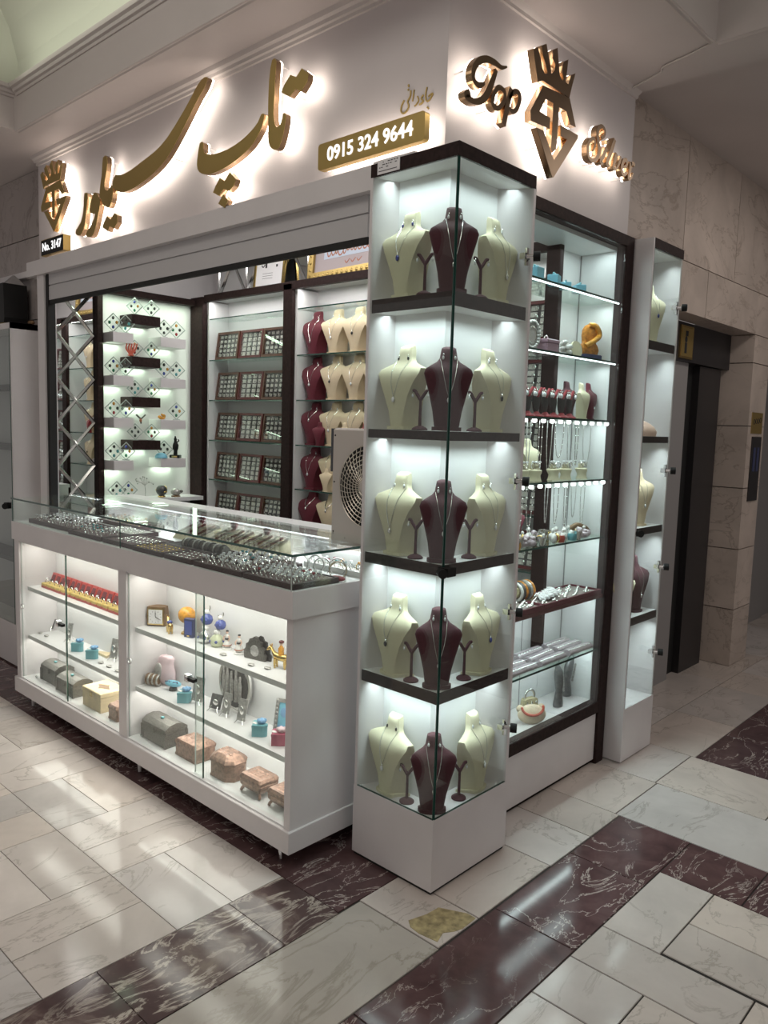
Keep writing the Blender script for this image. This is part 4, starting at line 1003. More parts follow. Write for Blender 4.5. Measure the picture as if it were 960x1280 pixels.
# ================================================================== GEM DISPLAY ON THE LEFT WALL
FL = []
def fshelf(y0, y1, zt, mat, label):
    m = M(); m.cbox(-3.101, y0, zt-.060, -2.95, y1, zt, .002)
    tag(obj('floating_shelf', m, mat), label, 'shelf', 'floating box shelves of the gem display')
DZ = [2.186, 1.930, 1.683, 1.414]; LZ = [2.067, 1.807, 1.551, 1.288]; RZ = [2.068, 1.812, 1.548, 1.300]
F4 = ['first', 'second', 'third', 'fourth']
for k in range(4):
    fshelf(.580, .775, DZ[k], 'wenge', f'{F4[k]} dark floating shelf from the top, middle of the gem display')
    fshelf(.455, .588, LZ[k], 'white_panel', f'{F4[k]} white floating shelf from the top, beside the lattice mirror post')
    fshelf(.777, .962, RZ[k], 'white_panel', f'{F4[k]} white floating shelf from the top, beside the corner post')
DIA = {}
def diamond(style, loc, label, s=1.0):
    gr = 'diamond-shaped gem displays'
    if style not in DIA:
        o = thing('gem_display', label, 'gem display', loc, radians(45), gr)
        h = .058
        m = M(); P = [(0, 0), (h, h), (0, 2*h), (-h, h)]; q = .9
        for i in range(4):
            a, b = P[i], P[(i+1) % 4]
            m.prism([a, b, (b[0]*q, h+(b[1]-h)*q), (a[0]*q, h+(a[1]-h)*q)], -.005, .005, 'y')
        obj('frame', m, 'acrylic_edge', o, local=True)
        obj('clear_plate', M().prism([(0, .006), (h-.006, h), (0, 2*h-.006), (-h+.006, h)], -.001, .001, 'y'), 'acrylic', o, local=True)
        obj('foot', M().box(-.022, -.012, -.0005, .022, .012, .004), 'acrylic_edge', o, local=True)
        cols = {'teal': ['gem_teal', 'gem_black', 'gem_teal', 'gem_black'], 'green': ['gem_green', 'gem_black', 'gem_amber', 'gem_blue'], 'dark': ['gem_black']*4, 'mixed': ['gem_red', 'gem_green', 'gem_black', 'gem_amber'], 'blue': ['gem_blue', 'gem_green', 'gem_amber', 'gem_black']}[style]
        for c, (x, z) in zip(cols, ((0, .030), (-.022, .058), (.022, .058), (0, .086))):
            obj('stone', M().ell((x, -.004, z), (.0085, .004, .011), 8, 5), c, o, smooth=60, local=True)
        o.scale = (s,)*3; DIA[style] = o; return o
    return dup(DIA[style], loc, radians(45), label, gr, scale=s)
k5 = ['teal', 'green', 'dark', 'mixed', 'blue']; i_ = 0
for col, Z, ys, what in (('D', DZ, (.62, .735), 'dark'), ('L', LZ, (.478, .558), 'left white'), ('R', RZ, (.825, .915), 'right white')):
    for k in range(4):
        for j, y in enumerate(ys):
            if col == 'R' and k == 2 and j == 0: continue
            if col == 'R' and k == 3 and j == 1: continue
            diamond(k5[(i_ := i_+1) % 5], (-2.99, y, Z[k]+.0006), f'diamond gem plate on the {F4[k]} {what} floating shelf, {("end nearer the mirror", "end nearer the corner")[j]}', .98 if col != 'D' else .90)
def coral(loc):
    m = M(); rr = random.Random(4)
    for a in range(5):
        t = -1+.5*a; m.tube(catmull([(0, 0, 0), (.01*t, .0, .02), (.028*t, .004*t, .045), (.03*t+.006, .0, .072)], 3), .0065, 6, taper=(1.2, .6)); m.ell((.03*t+.006, 0, .074), .0055, 6, 4)
    m.ell((0, 0, .006), (.022, .016, .007), 8, 5)
    return one('coral_branch', m, 'coral', 'red branching coral between the upper dark floating shelves', 'coral', loc, radians(50), smooth=60)
coral((-2.975, .585, DZ[1]+.0005))
m = M(); m.ell((0, 0, .010), (.022, .013, .010)); m.ell((.012, 0, .022), (.012, .010, .012)); m.ell((-.016, .003, .016), (.012, .008, .010)); m.ell((0, 0, .030), (.007, .007, .008)); one('amber_lump', m, 'amber', 'orange amber figure on the third right white floating shelf', 'ornament', (-2.975, .800, RZ[2]+.0005), radians(45), smooth=60)
o = thing('bird_figure', 'small grey bird with red breast and spread wings over the fourth dark shelf', 'figurine', (-2.985, .655, DZ[3]+.1135), radians(40))
obj('body', M().ell((0, 0, .012), (.008, .012, .012)), 'ink_rust', o, smooth=60, local=True)
for s_ in (-1, 1): obj('wing', M().hexa([(0, 0, .012), (s_*.030, 0, .040), (s_*.034, .003, .046), (0, .006, .018)], [(0, 0, .020), (s_*.022, 0, .044), (s_*.026, .003, .050), (0, .006, .026)]), 'pewter', o, local=True)
obj('tail', M().hexa([(-.004, .004, -.01), (.004, .004, -.01), (.004, .01, -.01), (-.004, .01, -.01)], [(-.005, 0, .008), (.005, 0, .008), (.005, .008, .008), (-.005, .008, .008)]), 'pewter', o, local=True)
o = thing('black_statue', 'black statue on a labelled plinth, fourth right white floating shelf', 'statue', (-2.985, .905, RZ[3]+.0005), radians(40))
obj('plinth', M().cbox(-.034, -.022, 0, .034, .022, .020), 'black', o, local=True)
obj('plate', M().box(-.018, -.0235, .004, .018, -.0215, .014), 'brass', o, local=True)
obj('figure', M().loft([[(x+w*cos(2*pi*i/12), .7*w*sin(2*pi*i/12), z) for i in range(12)] for z, w, x in ((.02, .014, 0), (.045, .012, .001), (.06, .019, 0), (.085, .020, .002), (.10, .012, 0), (.112, .009, 0), (.122, .011, 0), (.132, .006, -.001), (.142, .004, -.001))]), 'black', o, smooth=60, local=True)
obj('raised_arm', M().tube([(.008, 0, .10), (.024, -.004, .112), (.020, -.006, .122)], .004, 6), 'black', o, smooth=60, local=True)
m = M(); m.lathe([(.040, 0), (.039, .010), (.034, .020), (.024, .029), (.010, .034), (.002, .035)], 20); one('blue_dome', m, 'sky_blue', 'light blue dome on the fourth right white floating shelf', 'ornament', (-2.985, .800, RZ[3]+.0005), 0, smooth=50)
# low ledge objects
m = M(); m.box(-3.101, .455, 1.02, -2.93, 1.085, 1.045); tag(obj('low_ledge', m, 'white_shelf'), 'white ledge running under the floating shelves of the gem display', 'shelf')
o = thing('gold_sphere', 'dark green sphere with gold veins on the ledge under the gem display', 'ornament', (-2.98, .80, 1.0455))
obj('ring_stand', M().torus((0, 0, .006), .02, .005), 'brass', o, local=True, smooth=60); obj('ball', M().ell((0, 0, .045), .036, 18, 12), 'pewter_dark', o, local=True, smooth=60)
m = M(); rr = random.Random(8)
for k in range(10):
    a = rr.uniform(0, 6.28); b = rr.uniform(-.6, .9); m.ell((.034*cos(a)*cos(b), .034*sin(a)*cos(b), .045+.034*sin(b)), (.006, .006, .006), 6, 4)
obj('gold_vein', m, 'brass', o, local=True, smooth=60)
o = thing('turtle_rock', 'grey turtle-shaped stone beside the dark sphere on the ledge', 'ornament', (-2.98, .905, 1.0455), radians(45))
obj('shell', M().ell((0, 0, .030), (.034, .024, .026), 12, 7), 'silver_dark', o, smooth=60, local=True); obj('head', M().ell((.036, 0, .036), (.012, .009, .010)), 'pewter', o, smooth=60, local=True)
obj('stand', M().lathe([(.03, 0), (.03, .006), (.01, .010)], 12), 'wood_dark', o, local=True)
for j, y in enumerate((.49, .57)): diamond(k5[j], (-2.985, y, 1.0457), ('diamond gem plate low on the ledge, nearest the lattice mirror', 'second diamond gem plate low on the ledge')[j], .98)
m = M(); rr = random.Random(12); m.lathe([(.025, 0), (.025, .004), (.003, .006)], 12)
m.tube(catmull([(0, 0, .004), (.004, 0, .04), (0, 0, .08)], 4), .002, 5)
for k in range(13):
    a = rr.uniform(-1, 1); x = .065*a; z = .125-.03*abs(a)+rr.uniform(-.012, .022); m.tube(catmull([(0, 0, .08), (x*.5, 0, .10), (x, rr.uniform(-.01, .01), z)], 3), .0009, 4); m.ell((x, 0, z), (.004, .003, .005), 6, 4)
one('wire_tree', m, 'silver_dark', 'little wire tree with stone leaves in the middle of the low ledge', 'ornament', (-2.98, .68, 1.0455), radians(45))

# ================================================================== FAN
o = thing('box_fan', 'beige box fan with a round grille standing behind the counter glass', 'fan', (-.60, .25, 1.062))
m = M(); 
cx, cz, R = -.560, 1.312, .160
ring = [(cx+R*cos(2*pi*i/32), cz+R*sin(2*pi*i/32)) for i in range(32)]
m.mi = 0; m.cbox(-.775, .235, 1.085, -.380, .315, 1.535, .008); obj('housing', m, 'fan_plastic', o)
obj('base', M().cbox(-.70, .20, 1.062, -.50, .36, 1.078, .004), 'fan_plastic', o); obj('neck', M().cbox(-.66, .245, 1.076, -.55, .305, 1.090, .002), 'fan_plastic', o)
obj('side_strip', M().box(-.7785, .233, 1.36, -.768, .300, 1.532), 'fan_strip', o)
m = M(); m.mi = 0; m.lathe([(R, 0), (R-.004, .008), (R-.02, .009)], 40); m.v = [(cx+p[0], .236-p[2], cz+p[1]) for p in m.v]; 
fr = obj('grille_back', M().prism(ring, .2325, .2345, 'y'), 'rubber', o)
m = M()
for q in range(9):
    r_ = R*(q+1)/9; m.torus((cx, .232-.020*(1-(q/9)**2), cz), r_, .0022, 'y', 44, 4)
for q in range(40):
    a = 2*pi*q/40
    m.tube([(cx+R*u*cos(a+.35*(1-u)), .232-.020*(1-u*u), cz+R*u*sin(a+.35*(1-u))) for u in (.15, .4, .7, 1)], .0017, 4)
gr = obj('grille', m, 'grille', o, smooth=60); obj('grille_cap', M().ell((cx, .210, cz), (.03, .006, .03)), 'fan_plastic', o, smooth=60)
for x, z in ((-.757, 1.505), (-.757, 1.32), (-.757, 1.12), (-.69, 1.10)): obj('screw', M().ell((x, .235, z), (.004, .002, .004), 8, 4), 'black', o)
m = M(); m.tube(catmull([(-.50, .33, 1.066), (-.47, .28, 1.066), (-.44, .30, 1.066), (-.43, .36, 1.066)], 5), .004, 6); tag(obj('fan_cable', m, 'black', smooth=60), 'black cable lying behind the base of the box fan', 'cable')

# ================================================================== RINGS AND TRAYS IN THE GLASS TOP CASE
ZD = .9885
def flat_tray(x0, x1, y0, y1, label, mat='tray_brown', pad='pad_mauve', grp='trays in the counter case', h=.020):
    o = thing('display_tray', label, 'tray', ((x0+x1)/2, (y0+y1)/2, ZD), 0, grp)
    m = M(); w = .008
    m.box(x0, y0, ZD, x1, y1, ZD+.006); m.box(x0, y0, ZD+.006, x1, y0+w, ZD+h); m.box(x0, y1-w, ZD+.006, x1, y1, ZD+h); m.box(x0, y0+w, ZD+.006, x0+w, y1-w, ZD+h); m.box(x1-w, y0+w, ZD+.006, x1, y1-w, ZD+h)
    obj('rim', m, mat, o); m = M(); n = max(2, round((y1-y0)/.026))
    for k in range(n):
        yy = y0+w+(y1-y0-2*w)*k/n; m.box(x0+w, yy+.002, ZD+.006, x1-w, yy+(y1-y0-2*w)/n-.002, ZD+h-.003)
    obj('pad', m, pad, o); return o
RING = {}
def ring(style, loc, rz, label, group):
    if style not in RING:
        o = thing('ring', label, 'ring', loc, rz, group)
        mat, gem = {'silver': ('silver', 'gem_clear'), 'gold': ('brass', 'gem_amber'), 'green': ('silver', 'gem_teal'), 'dark': ('silver', 'gem_black'), 'red': ('silver', 'gem_red')}[style]
        obj('band', M().torus((0, 0, .009), .0095, .0016, 'y', 12, 5), mat, o, smooth=60, local=True)
        obj('stone', M().lathe([(.002, .0165), (.0058, .020), (.0045, .0235), (.001, .0242)], 7), gem, o, local=True)
        o.scale = (1.25,)*3; RING[style] = o; return o
    return dup(RING[style], loc, rz, label, group)
def fill(x0, x1, y0, y1, dx, dy, styles, label, group, z=ZD+.0155, seed=1):
    rr = random.Random(seed); nx, ny = int((x1-x0)/dx), int((y1-y0)/dy)
    for j in range(ny):
        for i in range(nx):
            ring(rr.choice(styles), (x0+(x1-x0)*(i+.5)/nx+rr.uniform(-.003, .003), y0+(y1-y0)*(j+.5)/ny, z), rr.uniform(-.5, .5), label, group)
flat_tray(-2.63, -2.13, -.20, .0, 'brown ring tray at the far left end of the counter case')
fill(-2.61, -2.15, -.19, -.01, .036, .033, ['silver', 'silver', 'silver', 'dark'], 'silver ring standing in the far left ring tray of the counter case', 'rings in the far left tray', seed=2)
flat_tray(-2.12, -1.80, -.225, -.09, 'small brown ring tray near the left glass joint of the counter')
fill(-2.10, -1.82, -.215, -.10, .036, .034, ['silver', 'green'], 'silver ring in the small tray by the left glass joint', 'rings by the left glass joint', seed=3)
flat_tray(-2.10, -1.80, -.08, .07, 'brown tray of thin necklaces behind the small left ring tray', pad='pad_white')
flat_tray(-1.78, -1.52, -.225, -.02, 'brown tray with silver bracelets left of the gold charm tray')
flat_tray(-1.50, -1.27, -.235, -.09, 'brown tray of tiny gold charms in the middle of the case')
flat_tray(-1.25, -1.06, -.235, -.09, 'small brown tray of blue-white charms in the middle of the case')
flat_tray(-1.50, -1.06, -.08, .03, 'long low tray behind the charm trays', pad='pad_dark')
flat_tray(-1.04, -.74, -.235, .06, 'large brown ring tray left of the corner of the counter case')
fill(-1.025, -.755, -.222, .05, .028, .028, ['silver', 'silver', 'silver', 'silver', 'silver', 'green', 'dark'], 'silver ring in the large ring tray left of the counter corner', 'rings in the large tray', seed=4)
flat_tray(-.725, -.452, -.235, -.02, 'brown ring tray right in the near corner of the counter case')
fill(-.712, -.465, -.222, -.07, .027, .028, ['silver', 'silver', 'silver', 'silver', 'silver', 'red'], 'silver ring in the tray at the near corner of the counter', 'rings in the corner tray', seed=5)
flat_tray(-.78, -.45, .10, .175, 'narrow white ring tray in front of the fan', pad='pad_white', mat='white_shelf')
fill(-.77, -.46, .105, .17, .042, .030, ['silver', 'gold', 'red', 'green'], 'ring on the narrow white tray in front of the fan', 'rings in front of the fan', seed=6)
flat_tray(-2.45, -2.02, .09, .235, 'back left tray of large stone rings under the light hood')
fill(-2.43, -2.04, .10, .225, .042, .036, ['gold', 'gold', 'dark', 'silver'], 'gold ring with amber stone in the back left tray', 'rings in the back left tray', seed=7)
# chains and charms lying in the flat trays
rr = random.Random(21)
def chain_thing(x, y, L, label, mat='silver', grp=None, z=ZD+.0195, r=.0016, ang=0):
    P = []; dx, dy = cos(ang), sin(ang)
    for i in range(9):
        t = i/8-.5; w = .006*sin(i*1.7); P.append((t*L*dx-w*dy, t*L*dy+w*dx, 0))
    return one('bracelet', M().tube(catmull(P, 3), r, 5), mat, label, 'bracelet', (x, y, z), 0, grp, smooth=60)
for k in range(7): chain_thing(-1.75+.032*k+.02, -.12, .15, 'thin silver bracelet laid in the tray left of the gold charms', grp='thin bracelets left of the gold charm tray', ang=pi/2+.1)
for k in range(6): chain_thing(-2.07+.045*k, -.005, .11, 'fine silver chain in the tray behind the small left ring tray', grp='fine chains behind the small left ring tray', ang=pi/2+.5)
CH = {}
def charm(loc, mat, label, grp):
    if mat not in CH:
        o = one('charm', M().ell((0, 0, .003), (.006, .0045, .003), 8, 5).torus((.008, 0, .003), .002, .0006, 'z', 6, 4), mat, label, 'charm', loc, rr.uniform(0, 6), grp, smooth=60); CH[mat] = o; return o
    return dup(CH[mat], loc, rr.uniform(0, 6), label, grp)
for i in range(8):
    for j in range(4): charm((-1.485+.028*i, -.220+.033*j, ZD+.0175), 'brass', 'tiny gold charm in the middle tray of the counter case', 'gold charms')
for i in range(6):
    for j in range(4): charm((-1.235+.030*i, -.220+.033*j, ZD+.0175), 'silver', 'tiny silver charm in the small middle tray', 'silver charms')
# bangle roll
o = thing('bangle_roll', 'grey roll wrapped with black and silver bangles behind the charm trays', 'bangle roll', (-1.27, -.02, ZD+.0))
m = M(); m.tube([(-1.42, -.025, .0105+ZD+.012), (-1.12, -.025, .0105+ZD+.012)], .0225, 20); obj('roll', m, 'pewter', o, smooth=40)
for k in range(8):
    x = -1.40+.037*k
    m = M(); m.torus((x, -.025, .0105+ZD+.012), .0255, .0035, 'x', 22, 6); tag(obj('bangle', m, 'pewter_dark' if k % 2 else 'silver_dark', smooth=60), 'bangle on the grey roll behind the charm trays', 'bangle', 'bangles on the grey roll')
# white small bust under the hood
bust('pad_white', (-1.93, .13, ZD+.0003), radians(25), 'small white bust standing in the glass case under the light hood', None, .42)
# bracelet cushions
o = None
for k, x in enumerate((-1.62, -1.36, -1.12)):
    lab = ('left', 'middle', 'right')[k]
    c = thing('bracelet_cushion', f'{lab} slanted cream cushion with bracelets under the light hood', 'bracelet cushion', (x, .16, ZD), 0, 'bracelet cushions under the light hood')
    m = M(); m.hexa([(x-.11, .10, ZD), (x+.11, .10, ZD), (x+.11, .235, ZD), (x-.11, .235, ZD)], [(x-.11, .12, ZD+.02), (x+.11, .12, ZD+.02), (x+.11, .225, ZD+.062), (x-.11, .225, ZD+.062)]); obj('cushion', m, 'cream', c)
    for j in range(6):
        xx = x-.09+.036*j
        m = M(); m.tube([(xx-.008, .114, ZD+.022), (xx, .17, ZD+.046), (xx+.010, .222, ZD+.067)], .0055, 6); tag(obj('bracelet', m, ('cherry', 'silver_dark', 'cherry', 'silver')[(j+k) % 4], smooth=60), f'bracelet strapped across the {lab} cream cushion under the light hood', 'bracelet', f'bracelets on the {lab} cushion')
    m = M()
    for s_ in (-1, 0, 1): m.tube([(x-.06+.0, .232, ZD+.060), (x-.06+.016*s_, .236, ZD+.092)], .009, 6, taper=(.6, 1.1))
    tag(obj('velvet_ring_holder', m, 'maroon', smooth=60), f'small maroon velvet finger holder behind the {lab} cream cushion', 'ring holder', 'maroon finger holders under the hood')
# standing cuffs near the corner
for k, (x, y, m_) in enumerate(((-.70, .02, 'silver_dark'), (-.655, .055, 'silver_dark'), (-.60, .035, 'silver_dark'), (-.555, .07, 'silver_dark'), (-.50, .02, 'stripe'))):
    m = M()
    for i in range(15):
        a = -.9+i*(pi+1.8)/14
        m.v += [(.030*cos(a), -.008, .031+.030*sin(a)), (.030*cos(a), .008, .031+.030*sin(a)), (.0335*cos(a), .008, .031+.0335*sin(a)), (.0335*cos(a), -.008, .031+.0335*sin(a))]
    for i in range(14):
        b = 4*i
        for q in range(4): m.f.append((b+q, b+(q+1) % 4, b+4+(q+1) % 4, b+4+q)); m.m.append(0)
    m.f += [(3, 2, 1, 0), (56, 57, 58, 59)]; m.m += [0, 0]
    one('cuff', m, m_, ('wide silver cuff, farthest left of those by the counter corner', 'second silver cuff standing by the counter corner', 'brown-tinged middle cuff standing by the counter corner', 'silver cuff behind the others near the counter corner', 'brown-tinged cuff nearest the tower, on a red pad')[k], 'cuff bracelet', (x, y, ZD+.002), radians(20+8*k), 'cuffs by the counter corner', smooth=50)
m = M(); m.ell((0, 0, .010), (.035, .022, .010)); one('red_pad', m, 'red_velvet', 'dark red velvet pad under the cuff nearest the tower', 'pad', (-.475, -.01, ZD+.001), .3, smooth=60)

# ================================================================== LOWER COUNTER SHELVES
ZU, ZL, Z0 = .6425, .3775, .1555
# open ring boxes: red lids, yellow pads
RB = None
for k in range(16):
    x = -2.56+.0555*k; lab = 'open red ring box with yellow pad in the row on the upper left counter shelf'
    if RB is None:
        RB = thing('ring_box', lab, 'ring box', (x, -.13, ZU), 0, 'open red ring boxes')
        obj('base', M().cbox(-.026, -.030, 0, .026, .022, .014), 'red_plastic', RB, local=True)
        obj('pad', M().cbox(-.023, -.030, .012, .023, .016, .026), 'yellow_foam', RB, local=True)
        obj('lid', M().hexa([(-.026, .016, .012), (.026, .016, .012), (.026, .030, .012), (-.026, .030, .012)], [(-.024, .036, .072), (.024, .036, .072), (.024, .048, .070), (-.024, .048, .070)]), 'red_plastic', RB, local=True)
        obj('lid_lining', M().hexa([(-.018, .0145, .022), (.018, .0145, .022), (.018, .017, .022), (-.018, .017, .022)], [(-.017, .0345, .066), (.017, .0345, .066), (.017, .037, .066), (-.017, .037, .066)]), 'maroon', RB, local=True)
    else: dup(RB, (x, -.13, ZU), random.uniform(-.06, .06), lab, 'open red ring boxes')
    ring('dark' if k % 2 else 'silver', (x, -.140, ZU+.022), .3, 'ring sitting in an open red ring box on the upper left counter shelf', 'rings in the red boxes')
def heart_box(loc, mat, flower, label, rz=0):
    o = thing('heart_box', label, 'trinket box', loc, rz, 'heart-shaped trinket boxes')
    P = []
    for i in range(26):
        t = 2*pi*i/26; x = 16*sin(t)**3; y = 13*cos(t)-5*cos(2*t)-2*cos(3*t)-cos(4*t); P.append((x*.0022, y*.0019+.002))
    obj('box', M().prism(P, 0, .036, 'z'), mat, o, local=True)
    obj('lid', M().prism([(x*1.05, y*1.05) for x, y in P], .036, .044, 'z'), mat, o, local=True)
    m = M(); m.ell((.006, .012, .052), (.016, .014, .010), 10, 6)
    for a in range(5): m.ell((.006+.012*cos(a*1.256), .012+.012*sin(a*1.256), .054), .008, 7, 5)
    obj('flower', m, flower, o, local=True, smooth=60)
    obj('bow', M().ell((-.012, -.008, .0455), (.014, .008, .003), 8, 4), 'porcelain', o, local=True, smooth=60)
    return o
heart_box((-2.204, -.150, ZL), 'teal', 'flower_blue', 'teal heart box with blue flower, behind the left glass door lock')
heart_box((-2.040, -.155, ZL), 'teal', 'flower_blue', 'teal heart box with blue flower beside the wooden wedge')
heart_box((-1.225, -.160, ZL), 'teal', 'flower_blue', 'teal heart box with blue flower under the right door lock')
heart_box((-.735, -.150, ZL), 'teal', 'flower_blue', 'teal heart box with blue flower next to the pink heart box')
heart_box((-.620, -.150, ZL), 'pink_box', 'pink_light', 'dark pink heart box with pink flower by the photo frame')
def easel(loc, label, w=.045, h=.075, rz=.2, mat='silver_dark', extra=True):
    o = thing('mini_easel', label, 'mini easel', loc, rz, None)
    obj('plate', M().hexa([(-w/2, -.002, .012), (w/2, -.002, .012), (w/2, .002, .012), (-w/2, .002, .012)], [(-w/2, .018, h), (w/2, .018, h), (w/2, .022, h), (-w/2, .022, h)]), mat, o, local=True)
    m = M()
    for s_ in (-1, 1): m.tube(catmull([(s_*w*.3, .0, .022), (s_*w*.34, -.008, .012), (s_*w*.5, -.014, .0015)], 4), .0018, 5)
    m.tube([(0, .010, h*.6), (0, .035, .0015)], .0016, 5); obj('easel_legs', m, 'silver', o, local=True, smooth=60)
    if extra: obj('relief', M().ell((0, .004, h*.55), (w*.25, .004, h*.2), 10, 6), 'silver', o, local=True, smooth=60)
    return o
easel((-2.66, -.085, ZL), 'little grey card stand at the left end of the middle counter shelf', .05, .062, .3, 'grey_vase', False)
easel((-2.375, -.115, ZL), 'slim silver filigree stand behind the left door lock', .034, .098, .2)
easel((-1.93, -.10, ZL), 'pointed silver filigree stand right of the teal heart boxes', .05, .105, .2)
easel((-1.165, -.135, ZL), 'tall grey mini frame beside the teal heart box, right door', .058, .110, .2, 'silver_dark')
easel((-1.045, -.130, ZL), 'broad grey mini frame, first of three by the relief plate', .055, .066, .25, 'grey_vase')
easel((-.972, -.130, ZL), 'narrow grey mini frame, middle one before the relief plate', .040, .090, .2, 'silver_dark')
easel((-.870, -.130, ZL), 'narrow grey mini frame, last one before the relief plate', .042, .092, .2, 'silver_dark')
FB = None
for k, (x, y, z, a, lab) in enumerate(((-2.63, -.150, ZL, .2, 'small flat oval brooch, leftmost on the middle counter shelf'), (-2.555, -.150, ZL, .1, 'flat oval brooch in front of the little card stand'), (-1.935, -.160, ZL, .4, 'flat silver oval brooch in front of the pointed filigree stand'), (-1.855, -.162, ZL, .2, 'flat oval brooch, middle of the three by the divider'), (-1.765, -.165, ZL, .3, 'flat oval brooch right beside the divider'), (-.94, -.165, ZU, .3, 'flat brooch on the upper shelf before the striped dancer'), (-.763, -.165, ZU, .1, 'flat round brooch on the upper shelf before the grey fan'), (-.690, -.145, ZU, .2, 'flat square brooch before the grey fan and the golden horse'), (-.560, -.150, ZU, .1, 'flat brooch at the right end of the upper shelf'))):
    if FB is None: FB = one('flat_brooch', M().ell((0, 0, .004), (.017, .010, .004), 12, 6).torus((0, 0, .006), .010, .0015, 'z', 12, 5), 'silver_dark', lab, 'brooch', (x, y, z), a, 'flat brooches on the counter shelves', smooth=60)
    else: dup(FB, (x, y, z), a, lab)
m = M(); m.prism([(-.06, -.02), (.075, -.02), (.04, .03)], 0, .012, 'z'); one('wooden_wedge', m, 'pale_wood', 'flat tan wooden triangle lying behind the second teal heart box', 'wooden piece', (-2.06, -.085, ZL), 0)
# boxes on the bottom deck
def chest(loc, w, d, h, mat, label, stone=None, rz=0, dome=.012):
    o = thing('jewel_chest', label, 'jewellery box', loc, rz)
    obj('body', M().cbox(-w/2, -d/2, 0, w/2, d/2, h*.68, .003), mat, o, local=True)
    P = [(-d/2-.002, h*.68), (d/2+.002, h*.68), (d/2+.002, h*.82), (d/2*.6, h-.004+dome*.2), (0, h+dome*.4), (-d/2*.6, h-.004+dome*.2), (-d/2-.002, h*.82)]
    obj('lid', M().prism(P, -w/2-.002, w/2+.002, 'x'), mat, o, local=True)
    m = M()
    for s_ in (-1, 1):
        for t in (-1, 1): m.box(s_*w/2-.008, t*d/2-.004, 0, s_*w/2+.004 if s_ > 0 else s_*w/2+.008, t*d/2+.004, h*.66)
    obj('corner_straps', m, mat, o, local=True); obj('clasp', M().cbox(-.008, -d/2-.006, h*.52, .008, -d/2, h*.76, .002), mat, o, local=True)
    if stone: obj('stone', M().ell((0, -.01, h+.006), (.009, .009, .006), 10, 6), stone, o, smooth=60, local=True)
    return o
chest((-2.46, -.135, Z0), .165, .10, .098, 'pewter', 'grey metal chest with turquoise stone at the left end of the counter bottom', 'gem_teal')
chest((-2.235, -.150, Z0), .180, .10, .085, 'pewter', 'lower grey chest with turquoise stone beside the pale wooden box', 'gem_teal')
o = thing('wooden_box', 'pale wooden box with a dark diamond inlay on the lid', 'box', (-1.955, -.135, Z0))
obj('body', M().cbox(-2.045, -.20, Z0, -1.865, -.07, Z0+.072, .002), 'pale_wood', o); obj('lid', M().cbox(-2.047, -.202, Z0+.073, -1.863, -.068, Z0+.094, .003), 'pale_wood', o)
obj('inlay', M().prism([(-2.01, -.135), (-1.965, -.155), (-1.955, -.165), (-1.945, -.155), (-1.90, -.135), (-1.945, -.115), (-1.955, -.105), (-1.965, -.115)], Z0+.094, Z0+.0955, 'z'), 'wood_dark', o); obj('clasp', M().box(-1.965, -.2045, Z0+.062, -1.945, -.2015, Z0+.084), 'brass', o)
def casket(loc, w, d, h, label, octa=True, feet=False, rz=0, mat='copper'):
    o = thing('jewel_casket', label, 'jewellery box', loc, rz)
    def ringo(sx, sy, z, c): 
        a, b = w/2*sx, d/2*sy; c = c*min(sx, sy)
        return [(-a+c, -b, z), (a-c, -b, z), (a, -b+c, z), (a, b-c, z), (a-c, b, z), (-a+c, b, z), (-a, b-c, z), (-a, -b+c, z)]
    c = .028 if octa else .006; f = .018 if feet else 0
    if feet: body = [ringo(.80, .78, f, c), ringo(.98, .97, f+h*.22, c), ringo(1.0, 1.0, f+h*.42, c), ringo(.90, .88, f+h*.50, c)]
    else: body = [ringo(.98, .98, 0, c), ringo(1, 1, .006, c), ringo(.96, .96, .012, c), ringo(.96, .96, h*.62, c)]
    obj('body', M().loft(body), mat, o, local=True)
    z = body[-1][0][2]
    obj('lid', M().loft([ringo(1.0, 1.0, z, c), ringo(1.02, 1.02, z+.010, c), ringo(.90, .88, z+.020, c), ringo(.62, .58, h*.97+f*.3, c), ringo(.55, .5, h+f*.3, c)]), mat, o, local=True)
    m = M(); rr2 = random.Random(len(label))
    for k in range(9): m.ell((w*.22*(k % 3-1), d*.16*(k//3-1), h+f*.3), (.010, .006, .0035), 7, 4)
    obj('relief', m, mat, o, local=True, smooth=60)
    if feet:
        for sx in (-1, 1):
            for sy in (-1, 1): obj('foot', M().tube(catmull([(sx*w*.36, sy*d*.34, f+.006), (sx*w*.43, sy*d*.41, f*.6), (sx*w*.45, sy*d*.43, .003)], 3), .006, 6), mat, o, local=True, smooth=60)
    return o
casket((-1.755, -.150, Z0), .085, .10, .080, 'small bronze casket right beside the counter divider', False, False)
chest((-1.395, -.145, Z0), .185, .105, .098, 'pewter', 'grey metal chest with turquoise stone behind the right glass doors', 'gem_teal')
casket((-1.165, -.140, Z0), .155, .105, .082, 'bronze casket with sloping embossed lid next to the grey chest', False, False)
casket((-.925, -.145, Z0), .150, .110, .098, 'large eight-sided bronze casket in the middle of the bottom row', True, False)
casket((-.725, -.150, Z0), .125, .095, .070, 'footed bronze casket right of the eight-sided one', False, True)
casket((-.560, -.150, Z0), .120, .095, .066, 'footed bronze casket at the right end of the counter bottom', False, True)
for x, lab in ((-2.58, 'clear glass chip at the left end of the counter bottom'), (-1.50, 'clear glass chip in front of the right grey chest'), (-.50, 'clear glass chip at the right end of the counter bottom')):
    m = M(); m.ell((0, 0, .005), (.012, .006, .005), 7, 4); m.ell((.010, -.004, .004), (.010, .005, .004), 7, 4); one('glass_chip', m, 'acrylic_edge', lab, 'glass piece', (x, -.195, Z0), 0)
